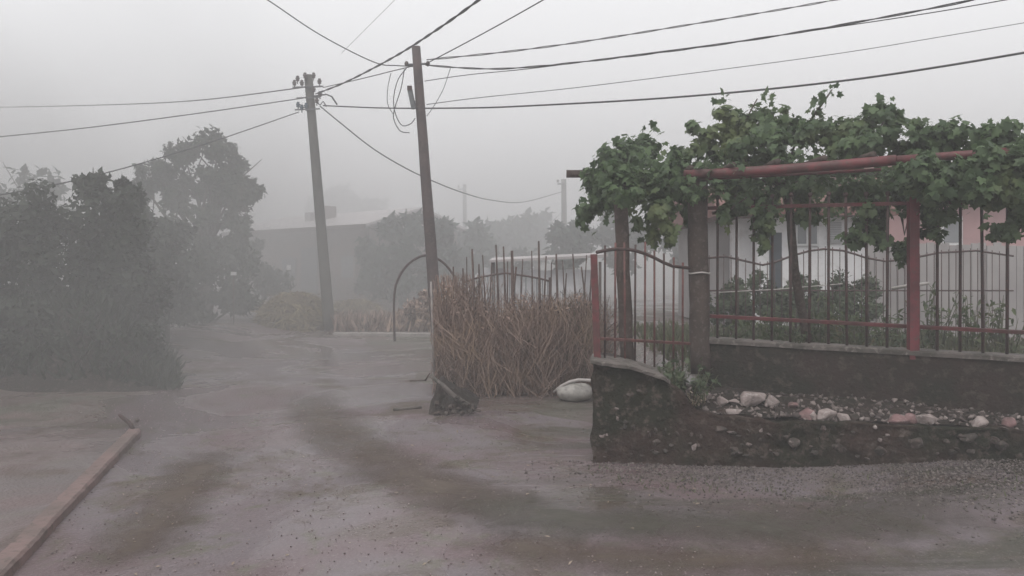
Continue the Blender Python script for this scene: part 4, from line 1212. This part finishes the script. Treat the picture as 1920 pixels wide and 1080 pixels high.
for px, py in ((559, 201), (566, 206), (574, 203)): insul(px, py, 'glass_blue')
for px, py in ((588, 172), (600, 181), (594, 193)): insul(px, py)
MB().tube([P(584, 181, 19.85), P(612, 177, 19.85), P(622, 181, 19.85), P(632, 196, 19.85)], .022, 6).build("cable_loop", M['cable'], p2)
MB().tube([P(592, 190, 19.85), P(600, 197, 19.85), P(606, 190, 19.85), P(612, 200, 19.85)], .018, 6).build("cable_loop", M['cable'], p2)

for px, topy, Y, lab in ((1057, 336, 33.0, "faint distant utility pole left of the grapevine"), (871, 346, 44.0, "faintest distant utility pole right of the nearer pole")):
    B = Vector((X_at(px + 2, Y), Y, G(X_at(px, Y), Y) - .1))
    r_ = thing("utility_pole", lab, "utility pole", B, "utility poles")
    MB().tube([B, P(px, topy, Y)], [.15, .11], 8).build("shaft", M['pole_conc'], r_)
    MB().tube([P(px - 12, topy + 9, Y - .15), P(px + 3, topy + 8, Y - .15)], .05, 4, square=True).build("crossarm", M['grey_metal'], r_)
    MB().tube([P(px - 11, topy + 6, Y - .15), P(px - 11, topy + 1, Y - .15)], .06, 6).build("insulator", M['porcelain'], r_)

# ---------------------------------------------------------------- overhead cables
def cable(pts, r, label, mat='cable', tw=0.0):
    """pts: (px, py, depth) knots, smoothed into one hanging line"""
    K = [P(*q) for q in pts]
    out = []
    for i in range(len(K) - 1):
        a0, a1, a2, a3 = K[max(i - 1, 0)], K[i], K[i + 1], K[min(i + 2, len(K) - 1)]
        for s in range(10):
            t = s / 10
            out.append(.5 * ((2 * a1) + (a2 - a0) * t + (2 * a0 - 5 * a1 + 4 * a2 - a3) * t * t + (3 * a1 - a0 - 3 * a2 + a3) * t ** 3))
    out.append(K[-1])
    mb = MB()
    if tw:                                             # twisted pair
        for ph in (0, math.pi):
            L, pp = 0.0, []
            for i, p in enumerate(out):
                if i: L += (p - out[i - 1]).length
                a = ph + L * 5
                pp.append(p + Vector((0, math.cos(a), math.sin(a))) * tw)
            mb.tube(pp, r, 5)
    else:
        mb.tube(out, r, 5)
    return tag(mb.build("overhead_cable", M[mat]), label, "cable", "overhead cables")
cable([(575, 163, 19.8), (360, 189, 22), (150, 198, 25), (-60, 202, 29)], .017, "uppermost cable running left from the farther pole")
cable([(575, 183, 19.8), (360, 214, 19), (150, 241, 18.5), (-60, 262, 18)], .014, "middle cable running left from the farther pole")
cable([(560, 210, 19.8), (430, 255, 17.5), (320, 290, 16), (195, 325, 14.5), (60, 355, 13.2), (-80, 378, 12.5)], .013, "lowest cable running left over the hedge from the farther pole")
cable([(592, 176, 19.8), (650, 153, 18), (740, 106, 15.5), (820, 55, 13), (900, -2, 11.2), (1000, -80, 9.5)], .014, "thick twisted cable rising from the farther pole past the nearer pole top", tw=.014)
cable([(606, 164, 19.85), (680, 147, 17.4), (740, 132, 15.4), (778, 123, 14)], .011, "cable joining the two utility poles just below their tops")
cable([(430, -45, 12), (505, 2, 12.6), (600, 65, 13.2), (700, 116, 13.7), (745, 123, 13.9), (782, 124, 14)], .010, "cable dropping from the upper left to the nearer pole")
cable([(796, 121, 14), (870, 82, 12.8), (940, 44, 12), (1018, 0, 11), (1090, -42, 10.2)], .010, "cable climbing to the upper right from the nearer pole")
cable([(798, 122, 14), (880, 128, 13.6), (960, 128, 13.2), (1100, 115, 12.6), (1300, 90, 11.8), (1500, 60, 11), (1770, 11, 10), (1960, -32, 9.4)], .009, "double cable sweeping right from the nearer pole to the upper right", tw=.010)
cable([(796, 152, 14), (880, 140, 13.6), (1000, 128, 13.0), (1150, 108, 12.4), (1350, 82, 11.6), (1560, 52, 10.8), (1770, 20, 10.1), (1960, -14, 9.6)], .0075, "single cable just below the double cable going right")
cable([(800, 112, 14), (950, 97, 14), (1100, 77, 14), (1300, 45, 14), (1480, 15, 14), (1590, -5, 14), (1700, -28, 14)], .009, "faint thin wire highest of those going right", 'cable_grey', tw=.012)
cable([(800, 196, 14), (900, 183, 14.5), (1100, 162, 15), (1400, 124, 15), (1600, 96, 15), (1770, 68, 15), (1960, 36, 15)], .008, "faint thin wire between the double cable and the low dark cable", 'cable_grey')
cable([(606, 198, 19.8), (700, 202, 18), (780, 203, 16.6), (900, 202, 15.2), (1000, 198, 14.3), (1200, 187, 13), (1400, 171, 12), (1600, 149, 11.2), (1770, 124, 10.5), (1960, 92, 9.9)], .017, "dark low cable running level from the farther pole over the grapevine")
cable([(600, 199, 19.8), (645, 236, 19.6), (700, 279, 19.6), (760, 315, 19.9), (815, 341, 21), (870, 362, 23), (920, 375, 26), (980, 379, 29), (1052, 360, 32.8)], .017, "cable sagging from the farther pole to the faint distant pole")
cable([(640, 100, 22), (700, 40, 22), (745, -5, 22), (780, -42, 22)], .007, "very faint wire at the top left of the nearer pole", 'cable_grey')
def loop(pts, label, r=.009):
    return cable(pts, r, label)
loop([(762, 128, 13.9), (746, 150, 13.9), (738, 185, 13.9), (742, 215, 13.9), (754, 235, 13.9), (770, 232, 13.9), (778, 222, 13.95)], "wider cable loop hanging left of the nearer pole")
loop([(758, 130, 13.85), (752, 165, 13.85), (741, 200, 13.85), (738, 222, 13.85), (750, 245, 13.85), (768, 249, 13.85)], "longest cable loop hanging left of the nearer pole")
loop([(733, 137, 13.9), (727, 165, 13.9), (727, 195, 13.9), (738, 215, 13.9)], "short slack cable end left of the loops on the nearer pole", .007)
loop([(845, 126, 13.7), (832, 165, 13.8), (816, 195, 13.9), (800, 218, 13.95)], "thin slack wire hanging right of the nearer pole", .006)

# ---------------------------------------------------------------- hedge, bank and tree on the left
def bankL():
    V, fl = [], []
    ys = [9.6 + .2 * i for i in range(34)]; us = [i / 13 for i in range(14)]
    for y in ys:
        foot = X_at(335, 10.9) - (y - 10.9) * .47 + .08 * nz(y, 0, 0, 1.2)
        fade = ss(9.8, 11.0, y)
        for u in us:
            x = foot - u * 5.5
            z = (1.05 * ss(0, .22, u) + .25 * u) * fade + .06 * nz(x, y, 0, 1.7) * ss(0, .1, u)
            V.append((x, y, z - .03))
    k = len(us)
    for i in range(len(ys) - 1):
        for j in range(k - 1):
            fl += [i * k + j, (i + 1) * k + j, (i + 1) * k + j + 1, i * k + j + 1]
    return np_mesh("grass_bank", V, fl, [4] * (len(fl) // 4), M['earth'], True)
bl = link_mesh("grassy_bank", bankL()); tag(bl, kind="structure")
def bank_pt(y, u):
    foot = X_at(335, 10.9) - (y - 10.9) * .47 + .08 * nz(y, 0, 0, 1.2)
    x = foot - u * 5.5
    return (x, y, (1.05 * ss(0, .22, u) + .25 * u) * ss(9.8, 11.0, y) - .03)
N = 9000
pos = np.array([bank_pt(a, b) for a, b in zip(rng.uniform(10.1, 14.5, N), rng.uniform(0.0, .8, N))])
tag(scatter("bank_grass", blade, [(0, 1, 2, 3)], pos, frames(rand_dirs(N) * [1, 1, .3], rand_dirs(N) * .6 + [0, -.1, .8]), rng.uniform(.1, .3, N), M['hedge_leaf']), "dull green grass and weeds on the bank left of the road", "grass", kind="stuff")

shrub("hedge_bush", "big dark bush at the left edge beside the road bank", [CL(205, 400, 62, 68, 12.2, .9), CL(170, 470, 80, 90, 12, 1), CL(240, 470, 52, 80, 12.4, .9), CL(215, 550, 90, 80, 11.9, .8), CL(270, 545, 34, 70, 12.4, .7), CL(175, 345, 32, 26, 12.3, .5, .5), CL(235, 360, 26, 30, 12.5, .5, .4)], 2300, .115, M['hedge_leaf'], (X_at(215, 12.3), 12.3, .6), "bush", "bushes on the left bank", 14)
shrub("hedge_bush", "dark bush left of the big bush running off the picture", [CL(80, 420, 80, 90, 11.8, .9), CL(20, 460, 90, 110, 11.4, .9), CL(90, 530, 90, 90, 11.4, .9), CL(-40, 500, 100, 130, 11, .9), CL(30, 600, 100, 70, 10.9, .7)], 1700, .115, M['hedge_leaf'], (X_at(40, 11.6), 11.6, .7), "bush", "bushes on the left bank", 14)
shrub("hedge_bush", "low dark weeds at the front foot of the left bank", [CL(185, 645, 70, 48, 10.7, .4), CL(265, 645, 48, 46, 11, .4), CL(110, 650, 60, 52, 10.6, .4), CL(30, 660, 70, 56, 10.4, .4), CL(290, 672, 24, 22, 11.1, .3, .5)], 900, .09, M['hedge_leaf'], (X_at(200, 11), 11.0, .1), "bush", "bushes on the left bank", 14)

def tree(name, label, base, fork, clumps, n, leaf, mat, trunk_r, group, branches=None):
    root = thing(name, label, "tree", base, group)
    b, f_ = Vector(base), Vector(fork)
    mb = MB()
    mb.tube([b + Vector((0, 0, -.1)), b.lerp(f_, .35) + Vector((.06, 0, 0)), b.lerp(f_, .7), f_], [trunk_r * 1.3, trunk_r, trunk_r * .85, trunk_r * .7], 9)
    mb.build("trunk", M['bark'], root)
    mb = MB()
    for c, r, w in clumps:
        e = Vector(c); m_ = f_.lerp(e, .5) + Vector((random.gauss(0, .12), random.gauss(0, .12), -.1))
        mb.tube([f_, m_, e], [trunk_r * .5, trunk_r * .3, trunk_r * .1], 6)
        for k in range(3):
            e2 = e + Vector([random.gauss(0, .6) * rr for rr in r]); mb.tube([m_.lerp(e, .6), e2], [trunk_r * .16, trunk_r * .05], 5)
    mb.build("limbs", M['bark'], root)
    p, nn = clump_points(clumps, n, 11, .34); N = len(p)
    tv = [(0, 0, 0), (.3, .4, .05), (0, 1, -.08), (-.3, .4, .05)]
    o = scatter("crown", tv, [(0, 1, 2), (0, 2, 3)], p, frames(nn + [0, -.1, .4], rand_dirs(N) + [0, 0, -.3]), rng.uniform(.6, 1.3, N) * leaf, mat, root)
    o["kind"] = "stuff"
    return root
tree("roadside_tree", "tall leafy tree with an open crown behind the left hedge", (X_at(385, 21.5), 21.5, .1), P(385, 470, 21.5), [CL(408, 285, 50, 46, 21.5, .8), CL(350, 305, 46, 46, 21.7, .8), CL(448, 318, 30, 40, 21.5, .6), CL(395, 325, 55, 30, 21.4, .7), CL(295, 322, 36, 34, 22, .6), CL(472, 362, 26, 28, 21.3, .5), CL(435, 365, 34, 36, 21.3, .6), CL(440, 420, 34, 50, 21.3, .7), CL(385, 405, 50, 34, 21.4, .8, .8), CL(325, 375, 24, 34, 21.8, .6, .5), CL(270, 350, 22, 40, 22, .5, .6), CL(335, 440, 46, 46, 21.6, .8), CL(370, 350, 40, 34, 21.9, .6), CL(410, 365, 40, 40, 21.9, .6), CL(320, 345, 36, 30, 22.2, .5), CL(400, 460, 60, 40, 21.5, .8)], 1500, .15, M['tree_leaf'], .17, "trees")
shrub("roadside_shrub", "dark shrub under the tall tree by the road bend", [CL(380, 500, 60, 60, 20, 1), CL(330, 480, 60, 60, 19.5, 1), CL(440, 500, 46, 56, 21, .9), CL(345, 555, 50, 34, 18.8, .8), CL(370, 575, 60, 26, 19.2, .9), CL(330, 585, 40, 24, 18, .8), CL(450, 560, 44, 26, 20.5, .8), CL(420, 552, 60, 34, 20.4, .8)], 1100, .16, M['hedge_leaf'], (X_at(370, 20), 20.0, 0), "shrub", "shrubs at the road bend", 12)
shrub("roadside_shrub", "dark shrub joining the big bush and the tall tree", [CL(285, 480, 46, 60, 15, 1), CL(305, 530, 42, 50, 15, 1), CL(270, 430, 40, 50, 15.5, 1), CL(325, 440, 36, 44, 16.5, .9), CL(285, 590, 34, 36, 15, .7), CL(330, 560, 36, 40, 16.5, .8)], 1200, .15, M['hedge_leaf'], (X_at(290, 15.3), 15.3, 0), "shrub", "shrubs at the road bend", 12)
shrub("roadside_shrub", "greyish shrub in front of the far brown house", [CL(490, 520, 36, 42, 25, 1), CL(525, 530, 28, 30, 25.5, .9), CL(465, 470, 24, 34, 25, .8)], 700, .17, M['tree_leaf'], (X_at(490, 25), 25.0, 0), "shrub", "shrubs at the road bend", 12)
MBp = MB().box(P(438, 513, 19.2), (.14, .03, .09)); tag(MBp.build("white_speck", M['frame_white']), "small white speck among the dark shrubs at the road bend", "fleck")  # flat white box for a small white dot among the shrubs
tag(MB().tube([Vector((X_at(438, 19.25), 19.25, 0)), P(438, 510, 19.25)], .02, 6).build("speck_stake", M['stake']), "thin stake behind the small white speck", "stake")

# ---------------------------------------------------------------- far house
fh = thing("brown_house", "long low brown house with a pale roof half lost in mist", "house", (X_at(580, 30), 30, 0))
HL, HR = Vector((X_at(440, 34.5), 34.5, 0)), Vector((X_at(692, 28.6), 28.6, 0))
hd = (HR - HL).normalized(); hn = Vector((-hd.y, hd.x, 0)); hl = (HR - HL).length; hrz = math.atan2(hd.y, hd.x)
def fhbox(t0, t1, z0, z1, d0, d1, name, mat, parent):
    c = HL + hd * (t0 + t1) / 2 + hn * (d0 + d1) / 2
    return MB().box((c.x, c.y, (z0 + z1) / 2), (t1 - t0, d1 - d0, z1 - z0), hrz).build(name, M[mat], parent)
fhbox(0, hl, -.2, 3.3, 0, 5, "wall", 'brown_wall', fh)
mb = MB()
def fp(t, d, z): q = HL + hd * t + hn * d; return (q.x, q.y, z)
mb.add([fp(-.3, -.4, 3.32), fp(hl + .3, -.4, 3.32), fp(hl + .3, 2.6, 4.15), fp(-.3, 2.6, 4.15), fp(-.3, 5.4, 3.32), fp(hl + .3, 5.4, 3.32), fp(-.3, -.4, 3.42), fp(hl + .3, -.4, 3.42), fp(hl + .3, 2.6, 4.25), fp(-.3, 2.6, 4.25), fp(-.3, 5.4, 3.42), fp(hl + .3, 5.4, 3.42)],
       [(6, 7, 8, 9), (9, 8, 11, 10), (0, 3, 2, 1), (3, 4, 5, 2), (0, 1, 7, 6), (4, 10, 11, 5), (0, 6, 9, 3), (3, 9, 10, 4), (1, 2, 8, 7), (2, 5, 11, 8)])
rfo = mb.build("roof", M['metal_roof'], fh)
fhbox(-.32, hl + .32, 3.24, 3.41, -.46, -.405, "gutter", 'rust', fh)
def fht(px):
    k = (px - 960) / F
    return (k * HL.y - HL.x) / (hd.x - k * hd.y)
t = fht(562); c = fhbox(t - .25, t + .25, 3.6, 4.45, 1.2, 1.7, "chimney", 'brown_wall', rfo)
t = fht(540); fhbox(t - .2, t + .2, 3.6, 4.2, 1.0, 1.4, "chimney", 'grey_wall', rfo)
d = fhbox(fht(566), fht(596), 0, 2.6, -.05, -.003, "door", 'door_blue', fh)
w = fhbox(fht(531), fht(556), 1.35, 2.2, -.06, -.003, "window", 'door_blue', fh)
fhbox(fht(541), fht(548), 1.68, 1.9, -.09, -.065, "pane", 'frame_white', w)  # flat white piece for a small white dot on the house front
w = fhbox(fht(640), fht(668), 1.3, 2.3, -.06, -.003, "window", 'brown_wall', fh)
fhbox(fht(643), fht(665), 1.38, 2.22, -.07, -.065, "pane", 'glass', w)

# ---------------------------------------------------------------- far trees
ft = [  # label, clumps, base px, Y
    ("hazy dark tree rising beside the far house's right end", [(735, 428, 40, 30), (775, 422, 34, 30), (700, 470, 34, 40), (755, 475, 60, 44), (700, 525, 50, 40), (770, 520, 60, 44), (830, 450, 40, 40), (830, 510, 50, 44)], 755, 27),
    ("hazy round tree behind the nearer pole", [(835, 440, 40, 36), (870, 455, 40, 34), (845, 490, 50, 40)], 850, 33),
    ("hazy low tree left of the teal bush", [(930, 440, 46, 36), (975, 430, 40, 36), (950, 475, 54, 36)], 950, 36),
    ("hazy tree top right behind the shed", [(1010, 425, 40, 36), (1000, 465, 44, 34)], 1005, 38),
    ("teal green bushy tree left of the grapevine", [(1055, 440, 30, 28), (1090, 445, 30, 34), (1070, 475, 46, 28)], 1070, 26),
    ("hazy far tree between the tall tree and the far house", [(640, 375, 46, 24), (600, 390, 40, 20), (690, 390, 40, 24)], 645, 60),
    ("hazy low tree filling the gap behind the brush fence stakes", [(900, 455, 50, 44), (880, 500, 60, 44), (950, 500, 60, 44)], 905, 30),
    ("hazy tree behind the gate bars", [(1150, 430, 40, 40), (1200, 440, 40, 40), (1170, 475, 50, 36)], 1170, 27),
    ("hazy tree behind the white house's left corner", [(1290, 400, 60, 50), (1340, 420, 40, 50), (1280, 460, 50, 40)], 1300, 26),
    ("hazy tree right of the pink house", [(1900, 380, 80, 70), (1960, 420, 60, 70)], 1920, 30),
    ("hazy tree beyond the left bushes", [(60, 370, 70, 60), (-10, 400, 70, 70), (100, 420, 50, 50)], 50, 24),
]
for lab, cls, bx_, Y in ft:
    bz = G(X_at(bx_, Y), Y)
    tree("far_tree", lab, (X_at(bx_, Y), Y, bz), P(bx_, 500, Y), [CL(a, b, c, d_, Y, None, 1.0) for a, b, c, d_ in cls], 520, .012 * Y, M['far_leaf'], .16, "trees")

# ---------------------------------------------------------------- gravel, litter, grass by the road
oct_v = [(.5, 0, 0), (-.5, 0, 0), (0, .5, 0), (0, -.5, 0), (0, 0, .35), (0, 0, -.35)]
oct_f = [(0, 2, 4), (2, 1, 4), (1, 3, 4), (3, 0, 4), (2, 0, 5), (1, 2, 5), (3, 1, 5), (0, 3, 5)]
N = 13000
x = rng.uniform(.1, 5.8, N); x = x[rng.random(N) < .06 + .94 * np.clip((x - .35) / 1.1, 0, 1)]; N = len(x); yy = wall_front_y(0) - .12 * np.maximum(0, x - .7) - np.abs(rng.normal(0, .66, N)) * (0.6 + .25 * np.clip(x - 1, 0, 3)) + .05
pos = np.array([(a, b, G(a, b) + .008) for a, b in zip(x, yy)])
tag(scatter("gravel", oct_v, oct_f, pos, rand_rot(N), rng.uniform(.006, .028, N)[:, None] * rng.uniform(.7, 1.3, (N, 3)), M['gravel']), "loose dark gravel along the foot of the low wall", "gravel", kind="stuff")
N = 7000
yy = 2.0 + 8 * rng.random(N) ** 1.3; x = rng.uniform(-.62, .5, N) * yy
pos = np.array([(a, b, G(a, b) + .01) for a, b in zip(x, yy)])
tag(scatter("road_grit", oct_v, oct_f, pos, rand_rot(N), rng.uniform(.003, .016, N)[:, None] * rng.uniform(.7, 1.3, (N, 3)), M['grit']), "grit and small stones scattered over the wet dirt road", "grit", kind="stuff")
N = 800
x = rng.uniform(.6, 5.5, N); yy = 5.75 - .14 * x + rng.normal(0, .22, N)
keep = np.array([nz(a, b, 2, 1.6) > .08 for a, b in zip(x, yy)]); x, yy = x[keep], yy[keep]; N = len(x)
pos = np.array([(a, b, G(a, b)) for a, b in zip(x, yy)])
tag(scatter("verge_grass", blade, [(0, 1, 2, 3)], pos, frames(rand_dirs(N) * [1, 1, .2], rand_dirs(N) * .6 + [0, 0, .8]), rng.uniform(.02, .06, N), M['grass']), "short sparse grass on the gravel verge before the low wall", "grass", kind="stuff")
N = 280
yy = 2.6 + 6.5 * rng.random(N); x = rng.uniform(-.55, .4, N) * yy
pos = np.array([(a, b, G(a, b) + .014) for a, b in zip(x, yy)])
tag(scatter("leaf_litter", tv4, [(0, 1, 2), (0, 2, 3)], pos, frames(rand_dirs(N) * .4 + [0, 0, 1], rand_dirs(N) * [1, 1, .2]), rng.uniform(.014, .045, N), M['dry_leaf']), "pale torn leaves blown over the road", "leaves", kind="stuff")

# ---------------------------------------------------------------- haze and drifting spray
def vol_box(name, label, lo, hi, dens, mat_fn):
    c = [(a + b) / 2 for a, b in zip(lo, hi)]; s = [b - a for a, b in zip(lo, hi)]
    o = MB().box(c, s).build(name, mat_fn(dens))
    o["kind"] = "stuff"; o["label"] = label
    o["category"] = "haze"
    return o
def haze_mat(d, c=(.80, .80, .81, 1)):
    m = bpy.data.materials.new("rain_haze"); m.use_nodes = True; nt = m.node_tree; nt.nodes.clear()
    o = nt.nodes.new("ShaderNodeOutputMaterial"); v = nt.nodes.new("ShaderNodeVolumePrincipled")
    v.inputs["Color"].default_value = c; v.inputs["Density"].default_value = d; v.inputs["Anisotropy"].default_value = 0.0
    nt.links.new(v.outputs[0], o.inputs["Volume"]); return m
vol_box("haze", "grey rain haze filling the air", (-165, -35, -1.4), (165, 235, 10.5), HAZE_DENSITY, haze_mat)

def mist_mat(d):
    m = bpy.data.materials.new("rain_spray"); m.use_nodes = True; nt = m.node_tree; nt.nodes.clear()
    o = nt.nodes.new("ShaderNodeOutputMaterial"); v = nt.nodes.new("ShaderNodeVolumePrincipled")
    v.inputs["Color"].default_value = (.50, .50, .495, 1)
    g = nt.nodes.new("ShaderNodeNewGeometry"); sp = nt.nodes.new("ShaderNodeSeparateXYZ")
    nt.links.new(g.outputs["Position"], sp.inputs[0])
    def mth(op, a, b):
        n = nt.nodes.new("ShaderNodeMath"); n.operation = op
        for i, q in enumerate((a, b)):
            if isinstance(q, bpy.types.NodeSocket): nt.links.new(q, n.inputs[i])
            else: n.inputs[i].default_value = q
        return n.outputs[0]
    X, Y, Z = sp.outputs
    xs = mth('ADD', X, mth('MULTIPLY', mth('MINIMUM', Z, 2.5), 0.8))
    side = ramp(nt, mth('MULTIPLY', xs, -1.0), -0.9, 2.8)
    near = ramp(nt, Y, 3.6, 9.0)
    far = ramp(nt, mth('MULTIPLY', Y, -1.0), -19.0, -12.0)
    high = ramp(nt, mth('MULTIPLY', Z, -1.0), -6.8, -2.0)
    ns = ramp(nt, noise_n(nt, 0.45, 3, 0.5, dist=0.5), 0.35, 0.65)
    f = mth('MULTIPLY', mth('MULTIPLY', side, near), mth('MULTIPLY', far, high))
    f = mth('MULTIPLY', f, mth('ADD', mth('MULTIPLY', ns, 1.15), 0.32))
    nt.links.new(mth('MULTIPLY', f, d), v.inputs["Density"])
    nt.links.new(v.outputs[0], o.inputs["Volume"]); return m
vol_box("mist", "drifting spray blown low over the road beside the left bushes", (-14, 3.4, -.9), (1.1, 19.2, 7.0), MIST_DENSITY, mist_mat)
vol_box("mist", "thicker rain mist lying over the far yards and trees", (-70, 19.4, -.9), (60, 66, 8.6), 0.050, lambda d: haze_mat(d, (.88, .88, .885, 1)))
